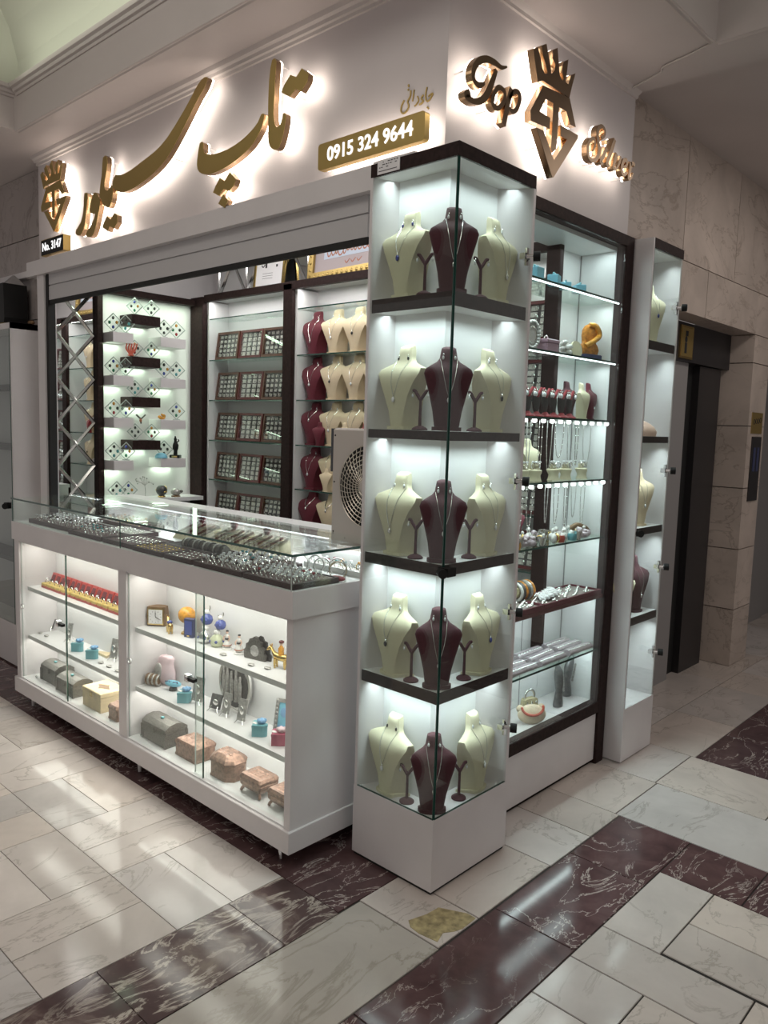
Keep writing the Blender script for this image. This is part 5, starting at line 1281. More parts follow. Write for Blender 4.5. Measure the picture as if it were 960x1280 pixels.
# upper right shelf
o = thing('desk_clock', 'square bronze-framed clock at the left of the upper right counter shelf', 'clock', (-1.50, -.115, ZU), radians(38))
obj('case', M().loft([[(-.040, -.020, 0), (.040, -.020, 0), (.040, .02, 0), (.018, .032, 0), (-.018, .032, 0), (-.040, .02, 0)], [(-.043, -.022, .040), (.043, -.022, .040), (.043, .022, .040), (.02, .036, .040), (-.02, .036, .040), (-.043, .022, .040)], [(-.040, -.020, .086), (.040, -.020, .086), (.040, .02, .086), (.018, .032, .086), (-.018, .032, .086), (-.040, .02, .086)]]), 'wood_dark', o, local=True)
obj('rim', M().box(-.036, -.026, .008, .036, -.020, .080), 'brass', o, local=True); obj('dial', M().box(-.031, -.0275, .013, .031, -.0255, .075), 'paper', o, local=True)
m = M(); m.prism([(-.001, .043), (.001, .043), (.0015, .064), (-.0015, .064)], -.0288, -.0277, 'y'); m.prism([(0, .042), (.001, .045), (.020, .033), (.019, .031)], -.0288, -.0277, 'y')
for k in range(12):
    a = k*pi/6; m.ell((.025*sin(a), -.0278, .044+.025*cos(a)), (.0014, .0006, .0024), 5, 3)
obj('hands', m, 'ink', o, local=True)
def animal(loc, mat, label, s, rz, name='animal_figure', tall=False):
    o = thing(name, label, 'figurine', loc, rz); o.scale = (s,)*3
    m = M(); rings = []
    for x, r_, z in ((-.030, .006, .040), (-.024, .013, .040), (-.008, .013, .039), (.010, .013, .041), (.022, .012, .045), (.030, .009, .056), (.034, .0075, .066), (.041, .008, .070), (.052, .006, .064), (.056, .003, .062)):
        rings.append([(x, r_*cos(2*pi*i/10), z+r_*sin(2*pi*i/10)) for i in range(10)])
    m.loft(rings); 
    for x in (-.022, .018):
        for y in (-.008, .008): m.tube(catmull([(x, y, .036), (x+.002, y, .018), (x, y, .0)], 3), .0045, 6, taper=(1.3, .8))
    m.tube(catmull([(-.029, 0, .044), (-.037, 0, .034), (-.037, 0, .018)], 3), .003, 5)
    for y in (-.005, .005): m.ell((.038, y, .079), (.003, .002, .006), 6, 4)
    obj('body', m, mat, o, local=True, smooth=60); return o
a = animal((-1.355, -.145, ZU), 'brass', 'small brass camel figure in front of the amber tree', .85, radians(160), 'camel_figure')
obj('saddle', M().ell((-.004, 0, .056), (.014, .014, .010)), 'blue_glass', a, local=True, smooth=60)
o = thing('amber_tree', 'round amber-coloured glass tree standing behind the brass camel', 'ornament', (-1.30, -.095, ZU))
obj('trunk', M().tube([(0, 0, 0), (.002, 0, .03), (0, 0, .06)], .013, 8, taper=(1.2, .8)), 'amber', o, local=True, smooth=60); obj('crown', M().ell((0, 0, .080), (.042, .036, .036), 16, 10), 'amber', o, local=True, smooth=60); obj('foot', M().lathe([(.026, 0), (.024, .006), (.012, .008)], 14), 'brass', o, local=True)
o = thing('blue_book_box', 'small dark blue box standing upright beside the amber tree', 'box', (-1.245, -.115, ZU), radians(20))
obj('case', M().cbox(-.024, -.012, 0, .024, .012, .080, .002), 'navy', o, local=True); obj('panel', M().box(-.017, -.0135, .012, .017, -.0115, .070), 'blue_glass', o, local=True); obj('clasp', M().box(-.006, -.0145, .004, .006, -.012, .010), 'brass', o, local=True)
def jug(loc, mat, label, s, crown=True):
    o = thing('glass_figure', label, 'figurine', loc, .5); o.scale = (s,)*3
    obj('belly', M().lathe([(.020, 0), (.026, .006), (.031, .022), (.027, .040), (.014, .050), (.012, .054)], 18), mat, o, local=True, smooth=50)
    obj('top', M().ell((0, 0, .062), (.016, .014, .014), 12, 8), 'porcelain', o, local=True, smooth=60)
    m = M()
    for k in range(5): m.ell((.028*cos(k*1.256), .028*sin(k*1.256), .024), .007, 7, 5)
    obj('beads', m, 'blue_glass', o, local=True, smooth=60)
    if crown: obj('handle', M().torus((.0, 0, .086), .018, .004, 'y', 12, 5, a0=-2.6, a1=.6), 'silver', o, local=True, smooth=60)
    return o
jug((-1.135, -.115, ZU), 'silver', 'shiny blue and silver glass jug, lower one by the door edge', .95, False)
jug((-1.145, -.10, ZU+.0735), 'blue_glass', 'blue glass jug with a horn handle standing on the silver one', .8)
jug((-1.060, -.11, ZU), 'pale_green', 'pale green round glass jug with dark spots beside the silver jug', .92, False)
jug((-1.050, -.10, ZU+.071), 'blue_glass', 'blue glass cup with raised handle on the pale green jug', .72)
def dancer(loc, label):
    o = thing('dancer_figure', label, 'figurine', loc, .3, 'dancer figurines')
    obj('base', M().lathe([(.020, 0), (.020, .004), (.016, .007)], 14), 'porcelain', o, local=True)
    obj('body', M().loft([[(x+w*cos(2*pi*i/12), w*sin(2*pi*i/12), z) for i in range(12)] for z, w, x in ((.006, .010, 0), (.016, .017, 0), (.024, .015, .001), (.036, .008, 0), (.042, .0055, 0), (.052, .0085, 0), (.058, .007, 0), (.061, .003, 0), (.064, .003, 0))]), 'porcelain', o, local=True, smooth=60)
    obj('head', M().ell((0, 0, .069), (.0055, .0055, .0065)), 'skin_doll', o, local=True, smooth=60); obj('hair', M().ell((0, .001, .0735), (.0062, .006, .0045)), 'ink', o, local=True, smooth=60)
    obj('sash', M().torus((0, 0, .043), .007, .0035, 'z', 12, 5), 'ink', o, local=True, smooth=60)
    m = M()
    for s_ in (-1, 1): m.tube(catmull([(s_*.007, 0, .055), (s_*.014, -.004, .046), (s_*.010, -.008, .036)], 3), .003, 5)
    obj('arms', m, 'skin_doll', o, local=True, smooth=60); obj('skirt_trim', M().torus((0, 0, .017), .0165, .0022, 'z', 14, 5), 'ink_rust', o, local=True, smooth=60)
dancer((-.998, -.105, ZU), 'white and black dancer figurine right of the pale green jug')
dancer((-.915, -.108, ZU), 'second white and black dancer figurine beside the grey fan')
o = thing('fan_ornament', 'dark grey scalloped fan ornament on the upper right counter shelf', 'ornament', (-.815, -.105, ZU), radians(10))
P = [(-.052, 0), (.052, 0), (.056, .020), (.046, .030), (.048, .046), (.034, .054), (.033, .070), (.018, .074), (.010, .088), (-.002, .090), (-.012, .082), (-.026, .078), (-.032, .064), (-.044, .056), (-.046, .040), (-.056, .030), (-.054, .014)]
obj('front_fan', M().prism(P, -.006, .006, 'y'), 'pewter', o, local=True); obj('back_fan', M().prism([(x+.016, z*1.02) for x, z in P], .010, .016, 'y'), 'pewter_dark', o, local=True)
obj('relief', M().ell((0, -.006, .034), (.022, .003, .022)), 'silver_dark', o, local=True, smooth=60)
a = animal((-.665, -.105, ZU), 'gold', 'golden horse with a turbaned rider on the upper right counter shelf', 1.05, radians(200), 'horse_figure')
obj('rider', M().loft([[(-.002+w*cos(2*pi*i/10), w*sin(2*pi*i/10), z) for i in range(10)] for z, w in ((.046, .011), (.058, .010), (.072, .011), (.080, .005), (.084, .004))]), 'amber', a, local=True, smooth=60)
obj('rider_head', M().ell((-.002, 0, .089), (.006, .006, .007)), 'skin_doll', a, local=True, smooth=60); obj('turban', M().ell((-.003, 0, .096), (.010, .009, .006)), 'cherry', a, local=True, smooth=60)
# middle right shelf
o = thing('bracelet_coil', 'brown coil of stacked bracelets at the left of the middle right shelf', 'bracelet', (-1.49, -.140, ZL), radians(25))
m = M(); m.tube([(-.026, 0, .026), (.026, 0, .026)], .021, 18); obj('core', m, 'wood_dark', o, local=True, smooth=40)
for k in range(6): obj('coil', M().torus((-.028+.011*k, 0, .026), .0225, .0045, 'x', 20, 6), 'silver_dark' if k % 2 else 'wood_dark', o, local=True, smooth=60)
o = thing('pink_vase', 'pale pink curved vase with silver inside at the back of the middle right shelf', 'vase', (-1.465, -.095, ZL), radians(15)); o.scale = (1.25, 1.15, 1.08)
obj('shell', M().loft([[(x+w*cos(2*pi*i/16), .55*w*sin(2*pi*i/16), z) for i in range(16)] for z, w, x in ((0, .020, .008), (.012, .036, .004), (.035, .046, -.004), (.060, .046, -.006), (.080, .038, -.004), (.095, .034, .0), (.110, .034, .004), (.120, .026, .004))]), 'pink_light', o, local=True, smooth=60); obj('inlay', M().ell((-.018, -.020, .055), (.020, .010, .038)), 'silver_dark', o, local=True, smooth=60)
o = thing('turquoise_leaf', 'turquoise mosaic leaf dish leaning in front of the pink vase', 'ornament', (-1.375, -.115, ZL), radians(20))
obj('dish', M().ell((0, 0, .030), (.042, .020, .014), 14, 8), 'sky_blue', o, local=True, smooth=60); m = M()
for k in range(10): m.ell((-.030+.0068*k, -.012+.003*(k % 3), .040), (.004, .004, .003), 6, 4)
obj('mosaic', m, 'navy', o, local=True, smooth=60); obj('foot', M().lathe([(.018, 0), (.016, .012), (.008, .020)], 12), 'pewter_dark', o, local=True)
o = thing('relief_plate', 'big oval silver relief plate with standing figures behind the mini frames', 'relief plate', (-.985, -.078, ZL), 0)
def oval(a, b, y0, y1, mat, nm_, cz=.118):
    return obj(nm_, M().prism([(a*cos(2*pi*i/32), cz+b*sin(2*pi*i/32)) for i in range(32)], y0, y1, 'y'), mat, o, local=True, smooth=30)
oval(.105, .112, .0, .010, 'silver', 'rim'); oval(.088, .095, -.003, .0, 'pewter_dark', 'field')
obj('stand', M().cbox(-.03, -.004, 0, .03, .020, .016), 'silver', o, local=True)
for k, (x, h) in enumerate(((-.060, .13), (-.038, .15), (-.010, .12), (.020, .13), (.046, .11))):
    m = M(); m.loft([[(x+w*cos(2*pi*i/8), -.006+.006*sin(2*pi*i/8), .050+z*h) for i in range(8)] for z, w in ((0, .009), (.3, .010), (.65, .012), (.78, .006), (.82, .0045), (.9, .006), (1, .003))]); obj('figure', m, 'silver_dark', o, local=True, smooth=60)
o = thing('framed_photo', 'silver photo frame with a blue picture at the right end of the middle shelf', 'picture frame', (-.645, -.092, ZL), radians(30)); o.rotation_euler = (radians(-14), 0, radians(25))
m = M(); W, H, t = .105, .140, .014
for b in ((-W/2, 0, W/2, t), (-W/2, H-t, W/2, H), (-W/2, t, -W/2+t, H-t), (W/2-t, t, W/2, H-t)): m.box(b[0], -.005, b[1], b[2], .006, b[3])
for k in range(9): m.ell((-W/2+t/2, -.005, .008+.0155*k), .006, 6, 4); m.ell((W/2-t/2, -.005, .008+.0155*k), .006, 6, 4)
obj('frame', m, 'silver_dark', o, local=True); obj('picture', M().box(-W/2+t, -.001, t, W/2-t, .004, H-t), 'sky_blue', o, local=True)
m = M(); m.ell((-.015, -.002, .090), (.016, .001, .018)); m.ell((.018, -.002, .060), (.022, .001, .014)); m.box(-.036, -.0025, .03, .036, -.001, .042); obj('picture_shapes', m, 'flower_blue', o, local=True)

# ================================================================== SIDE SHOWCASE CONTENTS
RBX = None
for k, (y, h, lab) in enumerate(((.75, .050, 'tallest pale blue gift box at the near end of the top shelf, side showcase'), (.885, .042, 'second pale blue gift box on the top shelf of the side showcase'), (.975, .026, 'low pale blue gift box on the top shelf, third one'), (1.085, .032, 'pale blue gift box farthest from the corner tower'))):
    o = thing('gift_box', lab, 'gift box', (-.19, y, CZ[0]), .3*k, 'pale blue gift boxes')
    obj('box', M().cbox(-.022, -.026, 0, .022, .026, h, .002), 'sky_blue', o, local=True); m = M()
    for s_ in (-1, 1): m.ell((0, s_*.010, h+.005), (.005, .011, .006), 8, 5)
    obj('ribbon', m, 'teal', o, local=True, smooth=60)
o = thing('oval_silver_picture', 'ornate oval silver frame on the second shelf of the side showcase', 'picture frame', (-.24, .815, CZ[1]), radians(80))
m = M(); m.prism([(.044*cos(2*pi*i/28), .068+.056*sin(2*pi*i/28)) for i in range(28)], -.006, .006, 'y')
for i in range(22): m.ell((.040*cos(2*pi*i/22), -.006, .068+.052*sin(2*pi*i/22)), .009, 6, 4)
m.box(-.03, -.010, 0, .03, .012, .018); obj('frame', m, 'silver_dark', o, local=True, smooth=50); obj('centre', M().ell((0, -.007, .068), (.026, .003, .036)), 'silver', o, local=True, smooth=60)
o = thing('mauve_box', 'mauve lidded box on the second shelf of the side showcase', 'box', (-.24, .93, CZ[1]))
obj('body', M().cbox(-.275, .885, CZ[1], -.205, .975, CZ[1]+.045, .003), 'lilac_box', o); obj('lid', M().cbox(-.278, .882, CZ[1]+.046, -.202, .978, CZ[1]+.060, .003), 'lilac_box', o); obj('handle', M().torus((-.24, .93, CZ[1]+.062), .014, .003, 'x', 10, 5, 0, pi), 'silver', o)
m = M(); 
for k in range(9): m.ell((.016*cos(k*1.4), .016*sin(k*1.4), .018+.005*k), (.014, .014, .010), 8, 5)
one('white_flower', m, 'porcelain', 'white porcelain blossom beside the mauve box', 'ornament', (-.215, 1.05, CZ[1]), 0, smooth=60)
m = M(); m.prism([(.036*cos(2*pi*i/24), .036+.036*sin(2*pi*i/24)) for i in range(24)], -.004, .004, 'y'); o = one('cream_dish', m, 'cream', 'round cream dish standing on edge next to the amber figure', 'dish', (-.20, 1.115, CZ[1]), radians(80), rot=(radians(-8), 0, radians(80)))
o = thing('amber_figure', 'orange amber horse-head carving on a dark base, side showcase', 'carving', (-.225, 1.262, CZ[1]), radians(80)); o.scale = (1.2, 1.1, 1.02)
obj('base', M().cbox(-.045, -.03, 0, .045, .03, .026, .003), 'navy', o, local=True)
obj('carving', M().loft([[(x+w*cos(2*pi*i/14), .6*w*sin(2*pi*i/14)+.002*sin(i*3), z) for i in range(14)] for z, w, x in ((.026, .040, .002), (.045, .047, 0), (.062, .044, -.004), (.075, .034, -.004), (.088, .038, .0), (.108, .042, .002), (.130, .040, .002), (.148, .030, .004), (.156, .014, .006))]), 'amber_dark', o, local=True, smooth=40)
obj('crest', M().tube(catmull([(-.040, -.020, .060), (-.010, -.034, .082), (.026, -.026, .110), (.004, -.026, .145), (-.020, -.014, .150)], 4), .011, 7), 'amber', o, local=True, smooth=60)
# red earring displays
ED = None; nth = ['first', 'second', 'third', 'fourth', 'fifth', 'sixth', 'seventh']
for k, y in enumerate((.690, .755, .820, .885, .950, 1.015, 1.080)):
    lab = f'{nth[k]} red velvet earring stand from the corner tower, third shelf of side showcase'
    if ED is None:
        ED = thing('earring_display', lab, 'earring stand', (-.20, y, CZ[2]), radians(85), 'red earring stands')
        obj('base', M().lathe([(.030, 0), (.030, .005), (.014, .014), (.008, .022)], 14), 'red_velvet', ED, local=True, smooth=40)
        obj('leaf', M().loft([[(w*cos(2*pi*i/12), .004+.008*sin(2*pi*i/12), z) for i in range(12)] for z, w in ((.018, .008), (.035, .020), (.060, .026), (.080, .025), (.092, .016))]), 'pad_dark', ED, local=True, smooth=50)
        m = M()
        for s_ in (-1, 1): m.tube(catmull([(0, 0, .082), (s_*.010, -.002, .098), (s_*.024, -.002, .116)], 3), .008, 7, taper=(1, .8))
        obj('arms', m, 'red_velvet', ED, local=True, smooth=60)
    else: dup(ED, (-.20, y, CZ[2]), radians(85+random.uniform(-8, 8)), lab)
    for s_ in (-1, 1):
        dx, dy = rot2(s_*.022, -.012, radians(85)); earring('clear', (-.20+dx, y+dy, CZ[2]+.110), f'silver earring on the {nth[k]} red earring stand, {("near", "far")[s_ > 0]} arm', 'earrings on the red stands', 1.5)
bust('burgundy', (-.26, 1.165, CZ[2]), radians(85), 'burgundy bust behind the last red earring stand, side showcase', None, .60)
bust('cream', (-.215, 1.215, CZ[2]), radians(95), 'small cream bust right of the red earring stands, side showcase', None, .58)
bust('maroon', (-.23, 1.305, CZ[2]), radians(95), 'maroon bust at the far end of the third shelf, side showcase', None, .60)
necklace('c', (-.23, 1.305, CZ[2]), radians(95), 'silver necklace on the maroon bust in the side showcase', None, .60)
# fourth shelf: ring holders, hanging chains
bust('cream', (-.295, .93, CZ[3]), radians(80), 'tall cream bust behind the ring holders, fourth shelf of side showcase', None, .62)
RH = None
for k, y in enumerate((.745, .840, .985, 1.085, 1.225)):
    lab = f'{nth[k]} cream ring holder from the corner tower, fourth shelf of side showcase'
    if RH is None:
        RH = thing('ring_holder', lab, 'ring holder', (-.205, y, CZ[3]), radians(85), 'cream ring holders')
        obj('body', M().loft([[(w*cos(2*pi*i/16), .7*w*sin(2*pi*i/16)+yy, z) for i in range(16)] for z, w, yy in ((0, .034, 0), (.006, .030, 0), (.022, .026, 0), (.036, .034, .002), (.044, .036, .004), (.048, .026, .006))]), 'cream', RH, local=True, smooth=50)
        m = M()
        for s_ in (-1, 1): m.ell((s_*.013, .004, .056), (.010, .008, .012), 8, 5)
        obj('pad', m, 'cream', RH, local=True, smooth=60)
    else: dup(RH, (-.205, y, CZ[3]), radians(85+random.uniform(-12, 12)), lab)
    for s_ in (-1, 0, 1):
        ring('silver', (-.200+.006*s_, y+.016*s_, CZ[3]+.052), random.uniform(0, 3), f'silver ring on the {nth[k]} cream ring holder', f'rings on the {nth[k]} cream ring holder')
def hang_chain(y, z, L, w, label, grp, mat='silver', x=-.225, r=.0018):
    P = [(x, y-w, z), (x, y-w*.9, z-L*.5), (x, y-w*.45, z-L*.9), (x, y, z-L), (x, y+w*.45, z-L*.9), (x, y+w*.9, z-L*.5), (x, y+w, z)]
    m = M(); C_ = catmull(P, 6); m.tube(C_, r, 5)
    for i in range(0, len(C_), 2): m.ell(C_[i], r*1.7, 5, 3)
    return tag(obj('hanging_chain', m, mat, smooth=60), label, 'necklace', grp)
for k, (y, L, w) in enumerate(((.70, .20, .012), (.81, .19, .014), (.90, .22, .012), (.97, .21, .02), (1.05, .155, .035), (1.14, .20, .02), (1.20, .19, .012), (1.29, .205, .035))):
    hang_chain(y, CZ[2]-.012, L, w, f'{(nth+["eighth"])[k]} chain from the corner tower hanging under the lit third shelf', 'chains hanging under the third shelf', 'silver' if k % 2 == 0 else 'silver_dark')
for k, (y, L, w) in enumerate(((.70, .18, .018), (.77, .19, .02), (.84, .18, .024), (.97, .17, .012), (1.05, .18, .02), (1.13, .21, .012), (1.20, .16, .02), (1.28, .21, .018))):
    hang_chain(y, CZ[3]-.012, L, w, f'{(nth+["eighth"])[k]} chain from the corner tower hanging under the lit fourth shelf', 'chains hanging under the fourth shelf', 'silver' if k % 3 else 'silver_dark')
# fifth shelf: clutter of small trinkets
rr = random.Random(31)
bust('maroon', (-.305, .86, CZ[4]), radians(70), 'dark red bust at the back of the fifth shelf, side showcase', None, .55)
TK = {}
for k in range(48):
    y = .62+.0138*k; x = rr.uniform(-.20, -.155) if k % 2 else rr.uniform(-.26, -.21); st_ = rr.choice(['cup', 'lump', 'heart', 'ringlet'])
    mt_ = {'cup': 'silver', 'lump': 'lilac', 'heart': 'porcelain', 'ringlet': 'brass'}[st_]
    lab = {'cup': 'tiny silver cup among the trinkets on the fifth shelf of the side showcase', 'lump': 'lilac trinket in the clutter on the fifth shelf of the side showcase', 'heart': 'white porcelain trinket in the clutter on the fifth shelf of the side showcase', 'ringlet': 'small brass ringlet among the trinkets on the fifth shelf'}[st_]
    if st_ not in TK:
        m = {'cup': lambda: M().lathe([(.011, 0), (.013, .012), (.016, .028), (.012, .028), (.008, .008)], 12), 'lump': lambda: M().ell((0, 0, .012), (.020, .014, .012), 9, 6).ell((.008, .004, .026), (.010, .009, .008), 8, 5), 'heart': lambda: M().ell((-.006, 0, .014), (.011, .008, .014), 8, 6).ell((.008, 0, .016), (.010, .008, .012), 8, 6).ell((0, 0, .034), (.006, .006, .007), 7, 5), 'ringlet': lambda: M().torus((0, 0, .014), .011, .003, 'y', 14, 6)}[st_]()
        TK[st_] = one('trinket_'+st_, m, mt_, lab, 'trinket', (x, y, CZ[4]), rr.uniform(0, 3), 'fifth shelf '+st_+' trinkets', smooth=50)
    else: dup(TK[st_], (x, y, CZ[4]), rr.uniform(0, 3), lab, scale=rr.uniform(1.15, 1.6))
for k, (y, m_) in enumerate(((.665, 'amber'), (1.0, 'coral'), (1.10, 'teal'))):
    m = M(); m.lathe([(.018, 0), (.021, .016), (.018, .030), (.014, .030), (.012, .01)], 12); one('trinket_bowl', m, m_, ('orange little pot at the near end of the fifth shelf', 'coral red little pot in the middle of the fifth shelf', 'pale teal bowl on the fifth shelf')[k], 'pot', (-.165, y, CZ[4]), 0, smooth=40)
o = thing('wooden_shoe', 'brown and tan moccasin ornament at the far end of the fifth shelf', 'ornament', (-.215, 1.24, CZ[4]), radians(70))
obj('sole', M().ell((0, 0, .016), (.062, .026, .016), 14, 8), 'pale_wood', o, local=True, smooth=60); obj('band', M().tube(catmull([(-.056, 0, .030), (-.02, -.01, .052), (.03, -.01, .038), (.06, 0, .018)], 5), .012, 8), 'wood_dark', o, local=True, smooth=60)
# sixth shelf: maroon trays, bangle roll, lace
o = thing('bangle_stand', 'roll of orange, grey and black bangles at the near end of the sixth shelf', 'bangle roll', (-.27, .88, CZ[5]), radians(90))
obj('bar', M().tube([(-.06, 0, .056), (.075, 0, .056)], .026, 16), 'canvas', o, local=True, smooth=50); obj('foot', M().hexa([(-.04, -.035, 0), (.08, -.035, 0), (.08, .035, 0), (-.04, .035, 0)], [(-.02, -.01, .034), (.06, -.01, .034), (.06, .01, .034), (-.02, .01, .034)]), 'canvas', o, local=True)
for k in range(6):
    m = M(); m.torus((0, 0, 0), .037, .0075, 'y', 22, 7); one('bangle', m, ('porcelain', 'pewter_dark', 'amber_dark', 'pewter', 'silver_dark', 'amber_dark')[k], f'{nth[k]} bangle from the near end of the roll on the sixth shelf', 'bangle', (-.27, .835+.018*k, CZ[5]+.056), 0, 'bangles on the sixth shelf roll', smooth=60)
for k, (y0, y1) in enumerate(((.50, .86), (.865, 1.35))):
    o = thing('jewellery_tray', ('near maroon tray of jewellery on the sixth shelf, side showcase', 'far maroon tray of jewellery on the sixth shelf, side showcase')[k], 'tray', (-.22, (y0+y1)/2, CZ[5]), 0, 'maroon jewellery trays')
    m = M(); z = CZ[5]; m.box(-.300, y0, z, -.140, y1, z+.006); m.box(-.148, y0, z+.006, -.140, y1, z+.022); m.box(-.300, y0, z+.006, -.292, y1, z+.022); m.box(-.292, y0, z+.006, -.148, y0+.008, z+.022); m.box(-.292, y1-.008, z+.006, -.148, y1, z+.022); obj('rim', m, 'maroon', o)
    obj('pad', M().box(-.292, y0+.008, z+.006, -.148, y1-.008, z+.014), 'tray_grey', o)
rr = random.Random(41); BR_ = None
for k in range(90):
    y = .52+.0091*k; x = -.165-.013*((k*7) % 10); lab = 'tiny silver pendant among those in the maroon trays, sixth shelf'
    if BR_ is None: BR_ = one('tray_pendant', M().ell((0, 0, .004), (.0075, .005, .004), 7, 4).torus((.009, 0, .003), .0028, .0008, 'z', 6, 4), 'silver', lab, 'pendant', (x, y, CZ[5]+.0143), 0, 'pendants in the maroon trays', smooth=60)
    else: dup(BR_, (x, y, CZ[5]+.0143), rr.uniform(0, 6), scale=1.55)
for k in range(5):
    m = M(); m.hexa([(-.05, -.013, 0), (.05, -.013, .004), (.05, .013, .004), (-.05, .013, 0)], [(-.05, -.013, .003), (.05, -.013, .008), (.05, .013, .008), (-.05, .013, .003)])
    for q in range(4): m.ell((-.04+.026*q, 0, .008), (.008, .011, .003), 7, 4)
    one('lace_strip', m, 'paper', 'white lace strip lying fanned over the maroon tray on the sixth shelf', 'lace strip', (-.215, .955+.026*k, CZ[5]+.024+.004*k), 2.3+.07*k, 'lace strips on the maroon tray')
# seventh shelf: packets of lilac roll tubes
PK = None
for k in range(9):
    i, j = k % 3, k//3; lab = f'lilac roll packet, {("front", "middle", "back")[i]} row, {nth[j]} from the corner tower, seventh shelf'
    loc = (-.170-.058*i, .745+.235*j, CZ[6])
    if PK is None:
        PK = thing('roll_packet', lab, 'packet', loc, 0, 'lilac roll packets')
        obj('roll', M().loft([[(.024*cos(2*pi*i_/12), yy, .016+.015*sin(2*pi*i_/12)) for i_ in range(12)] for yy in (-.10, .10)]), 'lilac', PK, local=True, smooth=50)
        obj('wrap', M().loft([[(.0265*cos(2*pi*i_/12), yy, .018+.0175*sin(2*pi*i_/12)) for i_ in range(12)] for yy in (-.112, .112)]), 'acrylic', PK, local=True, smooth=50)
        m = M()
        for q in range(9): m.ell((.012, -.09+.022*q, .030), (.006, .008, .003), 6, 4)
        obj('beads', m, 'silver', PK, local=True, smooth=60)
    else: dup(PK, loc, random.uniform(-.04, .04), lab)
# bottom deck
o = thing('gold_bag', 'small gold purse with a round silver handle on the side showcase floor', 'bag', (-.265, .985, .302), radians(75))
obj('body', M().loft([[(-w, -.014, z), (w, -.014, z), (w, .014, z), (-w, .014, z)] for z, w in ((0, .036), (.04, .040), (.066, .036), (.072, .028))]), 'canvas', o, local=True); obj('handle', M().torus((0, 0, .082), .027, .0055, 'y', 20, 7, -.5, pi+.5), 'silver', o, local=True, smooth=60)
m = M()
for k in range(9): m.ell((-.026+.026*(k % 3), -.016, .016+.019*(k//3)), (.006, .004, .006), 7, 5)
m.torus((0, -.016, .035), .012, .002, 'y', 12, 5); obj('studs', m, 'silver', o, local=True, smooth=60)
o = thing('cream_pillow', 'small cream pillow with a red coral necklace on the side showcase floor', 'pillow', (-.185, .895, .302), radians(60)); o.rotation_euler = (radians(-25), 0, radians(60))
m = M(); m.ell((0, 0, .040), (.068, .018, .042), 18, 10); obj('cushion', m, 'canvas_pale', o, local=True, smooth=60)
for s_ in (-1, 1): obj('corner_lobe', M().ell((s_*.050, .002, .066), (.018, .012, .016)), 'canvas_pale', o, local=True, smooth=60)
m = M()
for q in range(22):
    a = pi+pi*q/21; m.ell((.050*cos(a), -.0185-.003*sin(pi*q/21), .066+.034*sin(a)), (.0062, .0055, .0062), 6, 4)
t_ = obj('coral_necklace', m, 'coral', None, smooth=60); t_.location = o.location; t_.rotation_euler = o.rotation_euler; tag(t_, 'red coral bead necklace draped on the cream pillow, side showcase floor', 'necklace')
def vase(loc, label, lean):
    o = thing('hand_vase', label, 'vase', loc, radians(80))
    obj('body', M().loft([[(x+w*cos(2*pi*i/18), .7*w*sin(2*pi*i/18), z) for i in range(18)] for z, w, x in ((0, .026, 0), (.008, .027, 0), (.05, .022, .001*lean), (.075, .018, .002*lean), (.10, .023, .001*lean), (.14, .026, -.003*lean), (.165, .023, -.008*lean), (.185, .015, -.014*lean), (.205, .004, -.020*lean))]), 'grey_vase', o, local=True, smooth=50)
    m = M()
    for k in range(7): m.ell((.020-.002*k*lean, -.012, .075+.012*k), (.006, .006, .007), 7, 5)
    obj('relief', m, 'silver_dark', o, local=True, smooth=60)
vase((-.225, 1.165, .302), 'grey silver vase standing left of its twin on the side showcase floor', 1)
vase((-.272, 1.325, .302), 'grey silver vase farther back on the side showcase floor', -1.4)
# ================================================================== SLIM TOWER CONTENTS
bust('cream', (-.115, 1.62, 1.9675), radians(80), 'cream bust on the top shelf of the slim tower by the lift', None, 1.0)
necklace('b', (-.115, 1.62, 1.9675), radians(80), 'necklace on the top cream bust in the slim tower', None, 1.0)
bust('cream_warm', (-.115, 1.62, 1.1135), radians(75), 'cream bust on the third shelf of the slim tower by the lift', None, 1.0)
necklace('a', (-.115, 1.62, 1.1135), radians(75), 'necklace on the lower cream bust in the slim tower', None, 1.0)
bust('burgundy', (-.115, 1.64, .6925), radians(80), 'burgundy bust on the fourth shelf of the slim tower by the lift', None, 1.0)
necklace('c', (-.115, 1.64, .6925), radians(80), 'necklace on the burgundy bust in the slim tower', None, 1.0)
bust('cream', (-.120, 1.50, .6925), radians(60), 'cream bust half hidden left of the burgundy one in the slim tower', None, .85)
m = M(); m.loft([[(w*cos(2*pi*i/16), .055*sin(2*pi*i/16)*w/.09, z) for i in range(16)] for z, w in ((0, .09), (.02, .095), (.045, .075), (.062, .040), (.070, .016))]); one('peach_reflection', m, 'skin_doll', 'low peach coloured shape imitating a glass reflection, second shelf of the slim tower', 'cushion', (-.115, 1.60, 1.5375), radians(80), smooth=60)  # peach solid added to imitate a reflection on the tower glass

# ================================================================== LIGHT
W_ = bpy.data.worlds.new('hall'); SC.world = W_; W_.use_nodes = True
bg = W_.node_tree.nodes['Background']; bg.inputs[0].default_value = (1.0, .93, .89, 1); bg.inputs[1].default_value = .30
COOL, WARM, GRN = (.84, .96, .98), (1, .93, .86), (.76, 1, .76)
# tower: one LED bar over each glass face in each of five bays
TOPS = [2.36, 1.921, 1.506, 1.074, .650]
for z in TOPS:
    area('tower_led', (-.20, .045, z-.003), (.27, .05), .46, COOL, spread=115)
    area('tower_led', (-.048, .22, z-.003), (.05, .33), .46, COOL, spread=115)
for z in (2.358, 1.926, 1.505, 1.078, .653): area('slim_led', (-.075, 1.61, z-.003), (.03, .24), .6, COOL, spread=120)
